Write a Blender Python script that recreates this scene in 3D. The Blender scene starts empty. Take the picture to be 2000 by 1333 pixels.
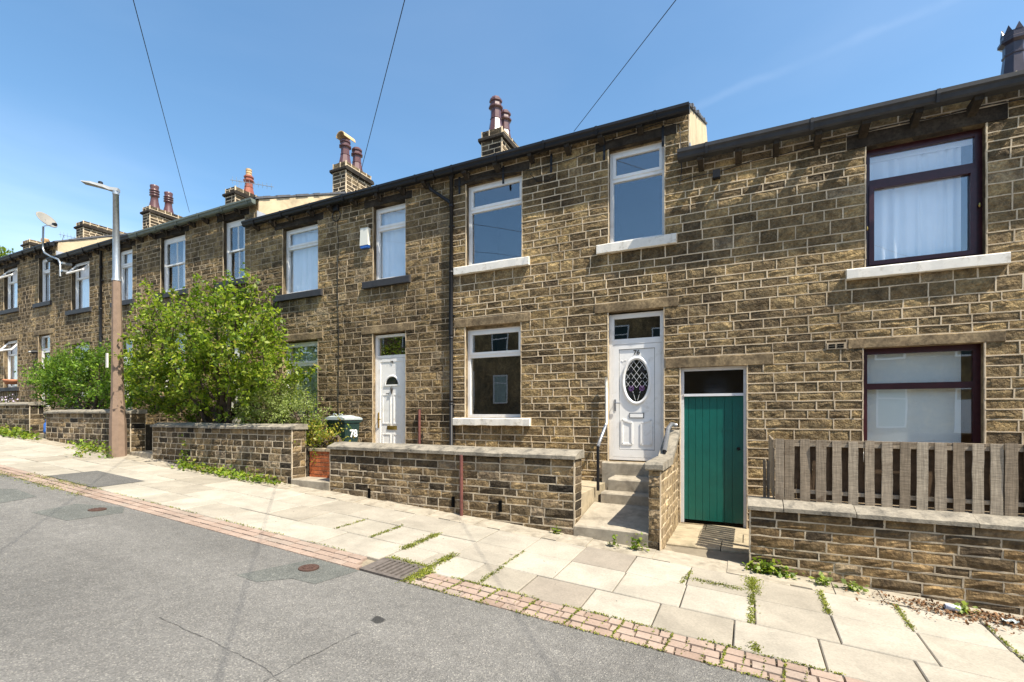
import bpy, math, random
import numpy as np
from mathutils import Vector, Matrix

R = math.radians
scn = bpy.context.scene
C = scn.collection

# ------------------------------------------------------------------ camera
F_PX, CX, HY, YAW = 942.0, 1000.0, 808.0, R(26.0)      # calibration at 2000 x 1333
cam_d = bpy.data.cameras.new('camera')
cam = bpy.data.objects.new('camera', cam_d); C.objects.link(cam)
cam.location = (0, 0, 0)
cam.rotation_euler = (R(90), 0, YAW)
cam_d.sensor_width = 36; cam_d.sensor_fit = 'HORIZONTAL'
cam_d.lens = 36 * F_PX / 2000
cam_d.shift_y = (HY - 666.5) / 2000
cam_d.clip_start = 0.05; cam_d.clip_end = 2000
scn.camera = cam

# ------------------------------------------------------------------ sun, sky, exposure
SUN = Vector((0.62, -0.20, 1.0)).normalized()          # direction towards the sun
sun_d = bpy.data.lights.new('sun', 'SUN'); sun_d.energy = 5.0; sun_d.angle = R(0.5); sun_d.color = (1.0, 0.93, 0.80)
sun = bpy.data.objects.new('sun', sun_d); C.objects.link(sun)
sun.location = (10, -3, 20)
sun.rotation_euler = SUN.to_track_quat('Z', 'Y').to_euler()

world = bpy.data.worlds.new('World'); scn.world = world
world.use_nodes = True
wn, wl = world.node_tree.nodes, world.node_tree.links
wn.clear()
w_out = wn.new('ShaderNodeOutputWorld'); w_bg = wn.new('ShaderNodeBackground'); w_sky = wn.new('ShaderNodeTexSky')
w_sky.sky_type = 'NISHITA'; w_sky.sun_disc = False
w_sky.sun_elevation = math.asin(SUN.z); w_sky.sun_rotation = math.atan2(SUN.x, SUN.y)
w_sky.altitude = 150; w_sky.air_density = 1.0; w_sky.dust_density = 1.3; w_sky.ozone_density = 0.55
w_bg.inputs['Strength'].default_value = 0.135
# thin high cloud veils, laid out by direction all round the sky
w_tc = wn.new('ShaderNodeTexCoord'); w_map = wn.new('ShaderNodeMapping'); w_map.inputs['Scale'].default_value = (1.1, 1.1, 4.2)
w_map.inputs['Location'].default_value = (0.35, 0.2, 0.4); w_map.inputs['Rotation'].default_value = (0.25, 0.12, 0.5)
w_no = wn.new('ShaderNodeTexNoise'); w_no.inputs['Scale'].default_value = 1.1; w_no.inputs['Detail'].default_value = 5; w_no.inputs['Roughness'].default_value = 0.5
w_no.inputs['Distortion'].default_value = 0.4
w_rp = wn.new('ShaderNodeMapRange'); w_rp.inputs[1].default_value = 0.47; w_rp.inputs[2].default_value = 0.74; w_rp.inputs[3].default_value = 0; w_rp.inputs[4].default_value = 0.5
w_mx = wn.new('ShaderNodeMix'); w_mx.data_type = 'RGBA'; w_mx.inputs[7].default_value = (7.0, 7.4, 8.0, 1)
wl.new(w_tc.outputs['Generated'], w_map.inputs['Vector']); wl.new(w_map.outputs[0], w_no.inputs['Vector'])
def wm(op, a, b=None):
    x = wn.new('ShaderNodeMath'); x.operation = op; x.use_clamp = op == 'MULTIPLY'
    for k, v in ((0, a), (1, b)):
        if v is None: continue
        if isinstance(v, (int, float)): x.inputs[k].default_value = v
        else: wl.new(v, x.inputs[k])
    return x.outputs[0]
def wrange(v, a, b, c, d):
    x = wn.new('ShaderNodeMapRange'); x.interpolation_type = 'SMOOTHSTEP'
    for k, q in ((1, a), (2, b), (3, c), (4, d)): x.inputs[k].default_value = q
    wl.new(v, x.inputs[0]); return x.outputs[0]
def wdot(vec):
    x = wn.new('ShaderNodeVectorMath'); x.operation = 'DOT_PRODUCT'; x.inputs[1].default_value = vec; wl.new(w_tc.outputs['Generated'], x.inputs[0]); return x.outputs['Value']
wl.new(w_no.outputs['Fac'], w_rp.inputs[0])
low = wm('MULTIPLY', w_rp.outputs[0], wrange(wdot((0,0,1)), .10, .46, 1.0, .07))          # cloud banks gather towards the horizon
def wdir(px, py):
    u, v = (px - CX)/F_PX, -(py - HY)/F_PX
    return Vector((-math.sin(YAW)+u*math.cos(YAW), math.cos(YAW)+u*math.sin(YAW), v)).normalized()
d1, d2 = wdir(1350, 215), wdir(1860, 0); nrm_ = d1.cross(d2).normalized(); mid_ = (d1+d2).normalized()
w_n2 = wn.new('ShaderNodeTexNoise'); w_n2.inputs['Scale'].default_value = 9; w_n2.inputs['Detail'].default_value = 5; wl.new(w_tc.outputs['Generated'], w_n2.inputs['Vector'])
off = wm('ADD', wdot(tuple(nrm_)), wm('MULTIPLY', wm('SUBTRACT', w_n2.outputs['Fac'], .5), .03))
trail = wm('MULTIPLY', wrange(wm('ABSOLUTE', off), .0, .010, .03, 0), wm('MULTIPLY', wrange(wdot(tuple(mid_)), .86, .99, 0, 1), wrange(w_n2.outputs['Fac'], .35, .6, .3, 1)))
wl.new(wm('ADD', low, trail), w_mx.inputs[0])
w_hs = wn.new('ShaderNodeHueSaturation'); w_hs.inputs['Saturation'].default_value = 1.18; w_hs.inputs['Hue'].default_value = .492; wl.new(w_sky.outputs[0], w_hs.inputs['Color'])
wl.new(w_hs.outputs[0], w_mx.inputs[6]); wl.new(w_mx.outputs[2], w_bg.inputs['Color']); wl.new(w_bg.outputs[0], w_out.inputs[0])

scn.view_settings.view_transform = 'Standard'; scn.view_settings.look = 'None'
scn.view_settings.exposure = 0.92; scn.view_settings.gamma = 1.0; scn.view_settings.use_curve_mapping = False
scn.render.engine = 'CYCLES'
scn.cycles.max_bounces = 8; scn.cycles.transparent_max_bounces = 12

# ------------------------------------------------------------------ measuring helpers
SN, CS = math.sin(YAW), math.cos(YAW)
D = 7.8        # distance of the terrace fronts
W = 6.1        # distance of the garden wall fronts
def at(x, y, Y):
    """pixel of the photograph -> point on the vertical plane at depth Y"""
    u = (x - CX) / F_PX; t = Y / (CS + u * SN)
    return Vector((t * (-SN + u * CS), Y, -(y - HY) / F_PX * t))
KERB0, KERB1 = 3.69, 4.03
def G(x, y):
    """height of the sloping street"""
    x = max(-45.0, min(45.0, x))
    yy = max(y, KERB0)
    z = -1.745 - 0.062 * x - 0.02 * (W - min(yy, 7.0))
    return z

# ------------------------------------------------------------------ mesh helpers
class MB:
    def __init__(s): s.v = []; s.f = []
    def add(s, vs, fs):
        o = len(s.v); s.v += [tuple(v) for v in vs]; s.f += [tuple(i + o for i in f) for f in fs]; return s
    def box(s, x0, x1, y0, y1, z0, z1):
        return s.add([(x0,y0,z0),(x1,y0,z0),(x1,y1,z0),(x0,y1,z0),(x0,y0,z1),(x1,y0,z1),(x1,y1,z1),(x0,y1,z1)],
                     [(0,3,2,1),(4,5,6,7),(0,1,5,4),(1,2,6,5),(2,3,7,6),(3,0,4,7)])
    def hexa(s, p):   # 8 points ordered as box
        return s.add(p, [(0,3,2,1),(4,5,6,7),(0,1,5,4),(1,2,6,5),(2,3,7,6),(3,0,4,7)])
    def prism_x(s, prof, x0, x1):   # prof: (y,z) loop
        n = len(prof)
        return s.add([(x0,y,z) for y,z in prof] + [(x1,y,z) for y,z in prof],
                     [tuple(range(n)), tuple(range(2*n-1, n-1, -1))] + [(i, i+n, (i+1)%n+n, (i+1)%n) for i in range(n)])
    def prism_y(s, prof, y0, y1):   # prof: (x,z) loop
        n = len(prof)
        return s.add([(x,y0,z) for x,z in prof] + [(x,y1,z) for x,z in prof],
                     [tuple(range(n)), tuple(range(2*n-1, n-1, -1))] + [(i, (i+1)%n, (i+1)%n+n, i+n) for i in range(n)])
    def tube(s, pts, r, n=8, cap=True):
        pts = [Vector(p) for p in pts]
        rs = r if isinstance(r, (list, tuple)) else [r] * len(pts)
        rings = []
        for i, p in enumerate(pts):
            d = (pts[min(i+1, len(pts)-1)] - pts[max(i-1, 0)]).normalized()
            a = Vector((0,0,1)) if abs(d.z) < 0.9 else Vector((1,0,0))
            e1 = d.cross(a).normalized(); e2 = d.cross(e1)
            rings.append([p + (e1*math.cos(2*math.pi*k/n) + e2*math.sin(2*math.pi*k/n)) * rs[i] for k in range(n)])
        vs = [q for ring in rings for q in ring]
        fs = [(i*n+k, i*n+(k+1)%n, (i+1)*n+(k+1)%n, (i+1)*n+k) for i in range(len(pts)-1) for k in range(n)]
        if cap: fs += [tuple(range(n)), tuple(range((len(pts)-1)*n + n-1, (len(pts)-1)*n-1, -1))]
        return s.add(vs, fs)
    def lathe(s, c, prof, n=12, ang=0.0):   # prof: (r,z) from bottom to top
        c = Vector(c); vs = []; m = len(prof)
        for r, z in prof:
            vs += [(c.x + r*math.cos(2*math.pi*k/n+ang), c.y + r*math.sin(2*math.pi*k/n+ang), c.z + z) for k in range(n)]
        fs = [(i*n+k, i*n+(k+1)%n, (i+1)*n+(k+1)%n, (i+1)*n+k) for i in range(m-1) for k in range(n)]
        fs += [tuple(range(n-1,-1,-1)), tuple(range((m-1)*n, m*n))]
        return s.add(vs, fs)
    def mesh(s, name, smooth=False):
        me = bpy.data.meshes.new(name); me.from_pydata(s.v, [], s.f)
        if smooth: me.polygons.foreach_set('use_smooth', [True]*len(me.polygons))
        me.update(); return me
    def build(s, name, m, parent=None, smooth=False):
        return link(name, s.mesh(name, smooth), m, parent)

LOC = {}
def link(name, me, m=None, parent=None):
    o = bpy.data.objects.new(name, me); C.objects.link(o)
    if m is not None and not me.materials: me.materials.append(m)
    if parent is not None:
        o.parent = parent
        l = LOC.get(parent.name)
        if l is not None: o.matrix_parent_inverse = Matrix.Translation(-l)
    return o
def empty(name, loc, label=None, cat=None, group=None, parent=None):
    o = bpy.data.objects.new(name, None); C.objects.link(o)
    o.empty_display_size = 0.2
    o.location = loc; LOC[o.name] = Vector(loc)
    if label: tag(o, label, cat, group)
    return o
def tag(o, label=None, cat=None, group=None, kind=None):
    if label: o['label'] = label
    if cat: o['category'] = cat
    if group: o['group'] = group
    if kind: o['kind'] = kind
    return o

# ------------------------------------------------------------------ material helpers
def mat(name):
    m = bpy.data.materials.new(name); m.use_nodes = True
    b = m.node_tree.nodes['Principled BSDF']
    return m, m.node_tree.nodes, m.node_tree.links, b
def noise(n, l, vec, scale, detail=4, rough=0.55, dist=0.0):
    t = n.new('ShaderNodeTexNoise'); t.inputs['Scale'].default_value = scale; t.inputs['Detail'].default_value = detail
    t.inputs['Roughness'].default_value = rough; t.inputs['Distortion'].default_value = dist
    if vec is not None: l.new(vec, t.inputs['Vector'])
    return t.outputs['Fac']
def ramp(n, l, fac, stops, interp='LINEAR'):
    r = n.new('ShaderNodeValToRGB'); r.color_ramp.interpolation = interp
    e = r.color_ramp.elements
    while len(e) < len(stops): e.new(0.5)
    for k, (p, c) in enumerate(stops):
        e[k].position = p; e[k].color = (c[0], c[1], c[2], 1) if not isinstance(c, (int, float)) else (c, c, c, 1)
    l.new(fac, r.inputs[0]); return r.outputs[0]
def mul(n, l, a, b, mode='MULTIPLY', fac=1.0):
    x = n.new('ShaderNodeMix'); x.data_type = 'RGBA'; x.blend_type = mode
    if isinstance(fac, (int, float)): x.inputs[0].default_value = fac
    else: l.new(fac, x.inputs[0])
    for k, v in ((6, a), (7, b)):
        if isinstance(v, tuple): x.inputs[k].default_value = (v[0], v[1], v[2], 1)
        else: l.new(v, x.inputs[k])
    return x.outputs[2]
def mth(n, l, op, a, b=None):
    x = n.new('ShaderNodeMath'); x.operation = op
    for k, v in ((0, a), (1, b)):
        if v is None: continue
        if isinstance(v, (int, float)): x.inputs[k].default_value = v
        else: l.new(v, x.inputs[k])
    return x.outputs[0]
def bump(n, l, b, h, strength=0.5, dist=0.01):
    x = n.new('ShaderNodeBump'); x.inputs['Strength'].default_value = strength; x.inputs['Distance'].default_value = dist
    l.new(h, x.inputs['Height']); l.new(x.outputs[0], b.inputs['Normal'])
def pos(n):
    return n.new('ShaderNodeNewGeometry').outputs['Position']
def rnd_socket(n, l):
    """a value per stone, whether it is an object or an island of a joined mesh"""
    a = n.new('ShaderNodeObjectInfo').outputs['Random']; g = n.new('ShaderNodeNewGeometry').outputs['Random Per Island']
    return mth(n, l, 'FRACT', mth(n, l, 'ADD', a, g))

def stone_mat(name, stops, soot=0.5, bstr=1.0, bdist=0.02, bscale=26, sootsize=0.9):
    m, n, l, b = mat(name)
    p = pos(n); r = rnd_socket(n, l)
    col = ramp(n, l, r, stops)
    fine = ramp(n, l, noise(n, l, p, 30, 6, 0.65), [(0.3, 0.6), (0.7, 1.38)])
    col = mul(n, l, col, fine)
    mid = noise(n, l, p, 7, 4, 0.6)
    col = mul(n, l, col, ramp(n, l, mid, [(0.36, (0.62, 0.58, 0.55)), (0.62, (1.12, 1.08, 1.0))]))
    st = noise(n, l, p, sootsize, 6, 0.62, 0.6)
    col = mul(n, l, col, ramp(n, l, st, [(0.38, (1-soot, 1-soot, 1-soot)), (0.6, (1.08, 1.08, 1.06))]))
    mp = n.new('ShaderNodeMapping'); mp.inputs['Scale'].default_value = (2.6, 2.6, .55); l.new(p, mp.inputs[0])       # rain streaks
    col = mul(n, l, col, ramp(n, l, noise(n, l, mp.outputs[0], 1.0, 5, .6, .3), [(.34, (.70,.70,.72)), (.58, (1.06,1.05,1.03))]))
    l.new(col, b.inputs['Base Color']); b.inputs['Roughness'].default_value = 0.92
    b.inputs['Specular IOR Level'].default_value = 0.25
    h = mth(n, l, 'ADD', noise(n, l, p, bscale, 6, 0.62), mth(n, l, 'MULTIPLY', noise(n, l, p, bscale*0.33, 3, 0.5), 1.2))
    bump(n, l, b, h, bstr, bdist)
    return m
def simple(name, col, rough=0.6, spec=0.4, var=0.15, vscale=9.0, bstr=0.0, bscale=60, bdist=0.004, metal=0.0, dirt=None, dscale=3.0, dlo=0.5, dhi=0.72):
    m, n, l, b = mat(name); p = pos(n)
    c = n.new('ShaderNodeRGB'); c.outputs[0].default_value = (*col, 1)
    out = mul(n, l, c.outputs[0], ramp(n, l, noise(n, l, p, vscale, 5, 0.6), [(0.3, 1-var), (0.7, 1+var)]))
    if dirt is not None:
        out = mul(n, l, out, dirt, 'MIX', ramp(n, l, noise(n, l, p, dscale, 7, 0.68, 0.3), [(dlo, 0.0), (dhi, 1.0)]))
    l.new(out, b.inputs['Base Color']); b.inputs['Roughness'].default_value = rough
    b.inputs['Specular IOR Level'].default_value = spec; b.inputs['Metallic'].default_value = metal
    if bstr: bump(n, l, b, noise(n, l, p, bscale, 5, 0.6), bstr, bdist)
    return m

M = {}
M['stone'] = stone_mat('gritstone', [(0.0, (.17,.125,.074)), (.06, (.265,.195,.107)), (.45, (.36,.265,.14)), (.80, (.44,.325,.168)), (.94, (.50,.36,.172)), (1.0, (.40,.32,.215))], 0.48, 1.0, 0.075)
M['stone_b'] = stone_mat('gritstone_grey', [(0.0, (.17,.13,.08)), (.06, (.26,.195,.113)), (.45, (.345,.26,.143)), (.80, (.42,.315,.17)), (.95, (.48,.35,.175)), (1.0, (.40,.33,.23))], 0.45, 1.0, 0.075, 26, .8)
M['stone_c'] = stone_mat('gritstone_sooty', [(0.0, (.13,.10,.06)), (.08, (.225,.167,.094)), (.45, (.325,.24,.128)), (.80, (.405,.298,.155)), (1.0, (.37,.295,.195))], 0.52, 1.0, 0.075, 26, .7)
M['wall_stone'] = stone_mat('wall_gritstone', [(0.0, (.030,.026,.021)), (.14, (.10,.078,.05)), (.5, (.225,.168,.097)), (.8, (.31,.23,.13)), (1.0, (.30,.245,.18))], 0.42, 1.0, 0.03, 24, 1.3)
M['wall_stone_gold'] = stone_mat('golden_sandstone', [(0.0, (.09,.068,.045)), (.3, (.20,.145,.08)), (.6, (.30,.205,.10)), (.85, (.33,.235,.13)), (1.0, (.22,.185,.14))], 0.4, 1.0, 0.03, 16, 1.6)
M['chimney_stone'] = stone_mat('chimney_stone', [(0.0, (.045,.037,.028)), (.5, (.13,.10,.065)), (1.0, (.23,.18,.11))], 0.4, 0.8, 0.02, 20, 1.0)
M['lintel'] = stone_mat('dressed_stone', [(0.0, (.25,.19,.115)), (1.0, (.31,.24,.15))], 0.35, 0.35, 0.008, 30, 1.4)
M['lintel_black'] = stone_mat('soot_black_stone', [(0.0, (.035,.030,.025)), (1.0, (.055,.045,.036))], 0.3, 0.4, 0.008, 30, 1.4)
M['jamb'] = stone_mat('jamb_stone', [(0.0, (.27,.21,.13)), (1.0, (.33,.26,.165))], 0.3, 0.3, 0.006, 30, 2.0)
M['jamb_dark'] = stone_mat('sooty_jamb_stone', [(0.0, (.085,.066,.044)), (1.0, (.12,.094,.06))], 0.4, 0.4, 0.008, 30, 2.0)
M['coping'] = simple('coping_stone', (.27,.24,.19), .92, .2, .25, 14, .7, 50, .008, dirt=(.075,.07,.06), dscale=7, dlo=.46, dhi=.70)
M['mortar'] = simple('ribbon_mortar', (.60,.485,.335), .95, .15, .16, 8, .4, 90, .004, dirt=(.27,.21,.14), dscale=1.1, dlo=.46, dhi=.74)
M['mortar_far'] = simple('tan_mortar', (.47,.37,.245), .95, .15, .16, 8, .4, 90, .004, dirt=(.22,.17,.115), dscale=1.1, dlo=.42, dhi=.70)
M['mortar_grey'] = simple('old_mortar', (.46,.385,.28), .95, .15, .2, 8, .5, 70, .005, dirt=(.20,.165,.12), dscale=1.6, dlo=.48, dhi=.78)
M['white_paint'] = simple('painted_sill', (.74,.70,.62), .6, .4, .06, 12, .25, 40, .003, dirt=(.36,.31,.23), dscale=7, dlo=.54, dhi=.74)
M['black_sill'] = simple('black_sill', (.035,.034,.036), .6, .4, .2, 10, .3, 40, .004)
M['upvc'] = simple('white_upvc', (.84,.82,.78), .35, .5, .04, 6, dirt=(.60,.56,.48), dscale=5, dlo=.56, dhi=.80)
M['maroon'] = simple('maroon_paint', (.045,.010,.014), .35, .5, .25, 14)
M['white_wood'] = simple('white_painted_wood', (.72,.71,.70), .5, .4, .05, 10, .2, 40, .002, dirt=(.28,.24,.20), dscale=11, dlo=.60, dhi=.72)
M['green'] = simple('green_paint', (.003,.105,.082), .36, .5, .12, 5, .12, 30, .002, dirt=(.02,.15,.12), dscale=16, dlo=.62, dhi=.80)
M['black'] = simple('black_plastic', (.012,.012,.014), .5, .3, .2, 6)
M['void'] = simple('dark_void', (.004,.004,.004), .95, .05, .1, 6)
M['gutter74'] = simple('weathered_gutter', (.040,.040,.042), .65, .3, .25, 6, .2, 30, .003)
M['gutter_green'] = simple('mossy_metal_gutter', (.12,.14,.115), .6, .4, .2, 6, .2, 30, .003)
M['lead'] = simple('lead', (.34,.36,.39), .45, .5, .15, 8, .3, 20, .006)
M['render'] = simple('cream_render', (.52,.42,.27), .95, .15, .12, 3, .5, 30, .006, dirt=(.27,.215,.14), dscale=2.2, dlo=.48, dhi=.74)
M['slate'] = simple('slate', (.085,.085,.09), .7, .4, .25, 5, .4, 12, .01)
M['pot'] = simple('glazed_clay_pot', (.105,.048,.046), .3, .5, .2, 8)
M['pot_red'] = simple('red_clay_pot', (.25,.075,.045), .5, .4, .2, 8)
M['pot_buff'] = simple('buff_clay', (.52,.36,.19), .7, .3, .15, 8)
M['pot_violet'] = simple('violet_clay_pot', (.045,.035,.045), .3, .5, .2, 8)
M['concrete'] = simple('step_concrete', (.33,.29,.225), .95, .15, .14, 12, .5, 80, .004, dirt=(.17,.145,.11), dscale=4, dlo=.48, dhi=.72)
M['apron'] = simple('worn_dark_concrete', (.20,.17,.125), .95, .15, .14, 12, .5, 80, .004)
M['flag'] = simple('old_flagstone', (.36,.30,.205), .95, .15, .16, 8, .5, 40, .006, dirt=(.21,.18,.12), dscale=3, dlo=.5, dhi=.7)
M['red_brick'] = stone_mat('orange_brick', [(0, (.40,.115,.045)), (.5, (.46,.14,.055)), (1, (.50,.17,.075))], .15, .3, .006, 60, 3)
M['galv'] = simple('galvanised_steel', (.40,.42,.43), .38, .5, .14, 22, metal=.7)
M['column'] = simple('brown_concrete_column', (.235,.165,.12), .9, .2, .12, 9, .5, 120, .003)
M['lantern'] = simple('grey_lantern', (.30,.31,.31), .4, .5, .06, 6)
M['red_pipe'] = simple('red_oxide_pipe', (.15,.055,.045), .55, .4, .25, 14)
M['grey_metal'] = simple('worn_grey_tube', (.26,.27,.29), .35, .5, .2, 18, metal=.6)
M['brass'] = simple('brass', (.60,.42,.12), .3, .5, .1, 8, metal=.9)
M['iron'] = simple('rusty_iron', (.115,.098,.085), .75, .4, .3, 22, .5, 60, .004)
M['rust'] = simple('rust_brown_iron', (.075,.042,.032), .85, .3, .35, 30, .5, 60, .004)
M['soil'] = simple('dark_soil', (.055,.045,.033), .98, .1, .3, 8, .8, 30, .02)
M['bark'] = simple('bark', (.10,.075,.055), .95, .15, .3, 16, .8, 30, .01)
M['terracotta'] = simple('terracotta', (.45,.19,.10), .8, .3, .12, 8)
M['dark_room'] = simple('dark_room', (.055,.052,.05), .95, .1, .1, 2)
M['pale_room'] = simple('pale_room', (.30,.29,.27), .95, .1, .1, 2)
M['curtain'] = simple('white_curtain', (.88,.89,.90), .95, .1, .04, 3)
M['curtain_blue'] = simple('net_curtain', (.80,.83,.84), .95, .1, .05, 3)
M['curtain_green'] = simple('grey_green_curtain', (.36,.43,.38), .95, .1, .15, 3)
M['blind'] = simple('pale_blind', (.84,.88,.83), .95, .1, .03, 1.5)
M['dish'] = simple('dish_enamel', (.24,.225,.19), .5, .4, .06, 6, dirt=(.32,.17,.08), dscale=4, dlo=.6, dhi=.8)
M['ink'] = simple('dark_grey_ink', (.06,.055,.05), .5, .4, .05)
M['white_ink'] = simple('white_vinyl', (.82,.82,.80), .5, .4, .03)
M['bin_green'] = simple('dark_green_plastic', (.010,.030,.026), .45, .5, .1, 5)
M['bin_lid'] = simple('grey_plastic_lid', (.36,.40,.40), .42, .5, .08, 5)
M['alarm_white'] = simple('cream_plastic', (.74,.72,.62), .45, .4, .03)
M['blue'] = simple('blue_plastic', (.03,.12,.42), .4, .5, .1)
M['pale_plastic'] = simple('pale_plastic', (.62,.64,.72), .4, .5, .1, 20)
M['petal'] = simple('purple_leaded_glass', (.16,.07,.22), .3, .5, .1)
M['dead_leaf'] = simple('dead_leaf', (.20,.11,.055), .9, .2, .4, 40)

def wood_mat():
    m, n, l, b = mat('weathered_board'); p = pos(n); r = rnd_socket(n, l)
    mp = n.new('ShaderNodeMapping'); mp.inputs['Scale'].default_value = (3, 3, 26); l.new(p, mp.inputs[0])   # saw marks across the board
    mg = n.new('ShaderNodeMapping'); mg.inputs['Scale'].default_value = (40, 40, 2.0); l.new(p, mg.inputs[0])
    saw = noise(n, l, mp.outputs[0], 4, 3, .6); gr = noise(n, l, mg.outputs[0], 1.5, 5, .6, .6)
    c = ramp(n, l, r, [(0, (.235,.185,.13)), (.5, (.315,.257,.19)), (1, (.385,.325,.245))])
    c = mul(n, l, c, ramp(n, l, gr, [(.3, .66), (.7, 1.18)])); c = mul(n, l, c, ramp(n, l, saw, [(.35, .80), (.65, 1.15)]))
    c = mul(n, l, c, (.10,.065,.04), 'MIX', ramp(n, l, noise(n, l, p, 5, 5, .6), [(.62, 0), (.72, .7)]))
    l.new(c, b.inputs['Base Color']); b.inputs['Roughness'].default_value = .9; b.inputs['Specular IOR Level'].default_value = .2
    bump(n, l, b, mth(n, l, 'ADD', saw, gr), .5, .005); return m
M['wood'] = wood_mat()
M['wood_shaded'] = simple('shade_brown_board', (.12,.08,.05), .9, .2, .3, 12, .4, 40, .004)  # older brown boards, darkened further to paint in the shade behind the fence

def asphalt_mat(name, base, tint=(1,1,1)):
    m, n, l, b = mat(name); p = pos(n)
    vor = n.new('ShaderNodeTexVoronoi'); vor.inputs['Scale'].default_value = 115; l.new(p, vor.inputs['Vector'])
    sp = n.new('ShaderNodeSeparateColor'); l.new(vor.outputs['Color'], sp.inputs[0])
    g = ramp(n, l, sp.outputs[0], [(0, (base*.74, base*.71, base*.655)), (.5, (base*1.0, base*.96, base*.885)), (.85, (base*1.15, base*1.10, base*1.0)), (1, (base*1.75, base*1.65, base*1.45))])
    big = ramp(n, l, noise(n, l, p, .35, 5, .6, .4), [(.32, .84), (.68, 1.14)])
    g = mul(n, l, g, big)
    g = mul(n, l, g, ramp(n, l, noise(n, l, p, 9, 4, .6), [(.3, .88), (.7, 1.1)]))
    mw = n.new('ShaderNodeMapping'); mw.inputs['Scale'].default_value = (.12, 1.1, 1); l.new(p, mw.inputs[0])   # faint wheel tracks
    g = mul(n, l, g, ramp(n, l, noise(n, l, mw.outputs[0], 1.2, 3, .5), [(.35, .90), (.65, 1.08)]))
    g = mul(n, l, g, (.02,.02,.02), 'MIX', ramp(n, l, noise(n, l, p, 3.2, 2, .4), [(.80, 0), (.815, .85)]))
    g = mul(n, l, g, tint)
    l.new(g, b.inputs['Base Color']); b.inputs['Roughness'].default_value = .9; b.inputs['Specular IOR Level'].default_value = .3
    bump(n, l, b, vor.outputs['Distance'], .8, .008); return m
M['asphalt'] = asphalt_mat('asphalt', .158)
M['asphalt_patch'] = asphalt_mat('asphalt_patch', .125, (.93,1.0,.985))
M['asphalt_path'] = asphalt_mat('asphalt_path_patch', .13)

def paving_mat(name, stops, blotch=.18):
    m, n, l, b = mat(name); p = pos(n); r = rnd_socket(n, l)
    c = ramp(n, l, r, stops)
    c = mul(n, l, c, ramp(n, l, noise(n, l, p, 55, 4, .6), [(.3, .86), (.7, 1.1)]))
    c = mul(n, l, c, ramp(n, l, noise(n, l, p, 2.2, 6, .65, .4), [(.35, 1-blotch), (.65, 1.06)]))
    c = mul(n, l, c, (.22,.19,.145), 'MIX', ramp(n, l, noise(n, l, p, 5.5, 6, .7), [(.62, 0), (.84, .45)]))
    c = mul(n, l, c, (.05,.045,.04), 'MIX', ramp(n, l, noise(n, l, p, 17, 2, .4), [(.765, 0), (.785, .8)]))
    l.new(c, b.inputs['Base Color']); b.inputs['Roughness'].default_value = .93; b.inputs['Specular IOR Level'].default_value = .2
    bump(n, l, b, noise(n, l, p, 70, 5, .6), .35, .004); return m
M['slab'] = paving_mat('paving_slab', [(0, (.295,.262,.208)), (.3, (.36,.325,.265)), (.8, (.388,.352,.288)), (1, (.335,.302,.243))], .2)
M['slab_dark'] = paving_mat('grey_paving_slab', [(0, (.27,.235,.19)), (1, (.29,.25,.20))])
M['sett'] = paving_mat('red_block', [(0, (.27,.195,.15)), (.4, (.32,.24,.19)), (.8, (.345,.262,.208)), (1, (.30,.245,.2))], .2)
M['joint'] = simple('joint_grit', (.20,.165,.12), .98, .1, .3, 30, .6, 80, .006, dirt=(.30,.26,.19), dscale=2.5, dlo=.45, dhi=.65)
M['ground'] = simple('ground_earth', (.16,.15,.10), .98, .1, .2, 1)

def glass_mat(name, k0, tint, rough=0.0, wav=0.0):
    m = bpy.data.materials.new(name); m.use_nodes = True; n, l = m.node_tree.nodes, m.node_tree.links
    n.remove(n['Principled BSDF']); o = n['Material Output']
    ge = n.new('ShaderNodeNewGeometry'); dt = n.new('ShaderNodeVectorMath'); dt.operation = 'DOT_PRODUCT'
    l.new(ge.outputs['Incoming'], dt.inputs[0]); l.new(ge.outputs['Normal'], dt.inputs[1])
    c1 = mth(n, l, 'SUBTRACT', 1.0, mth(n, l, 'ABSOLUTE', dt.outputs['Value']))       # Schlick's curve, the same from both sides of the pane
    f = mth(n, l, 'MINIMUM', mth(n, l, 'ADD', mth(n, l, 'MULTIPLY', mth(n, l, 'POWER', c1, 5.0), .9), k0), 1.0)
    t = n.new('ShaderNodeBsdfTransparent'); t.inputs[0].default_value = (*tint, 1)
    g = n.new('ShaderNodeBsdfGlossy'); g.inputs['Roughness'].default_value = rough; g.inputs['Color'].default_value = (.95,.97,1,1)
    mx = n.new('ShaderNodeMixShader'); l.new(f, mx.inputs[0]); l.new(t.outputs[0], mx.inputs[1]); l.new(g.outputs[0], mx.inputs[2])
    if wav:
        bp = n.new('ShaderNodeBump'); bp.inputs['Strength'].default_value = wav; bp.inputs['Distance'].default_value = .01
        l.new(noise(n, l, pos(n), 1.3, 1, .3), bp.inputs['Height']); l.new(bp.outputs[0], g.inputs['Normal'])
    l.new(mx.outputs[0], o.inputs[0]); return m
M['glass'] = glass_mat('window_glass', .135, (.985,.995,1), 0, .2)
M['glass_dim'] = glass_mat('dusty_glass', .07, (.45,.45,.47), .08, .1)
M['glass_door'] = glass_mat('obscured_glass', .08, (.5,.55,.56), .12, .3)

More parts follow.
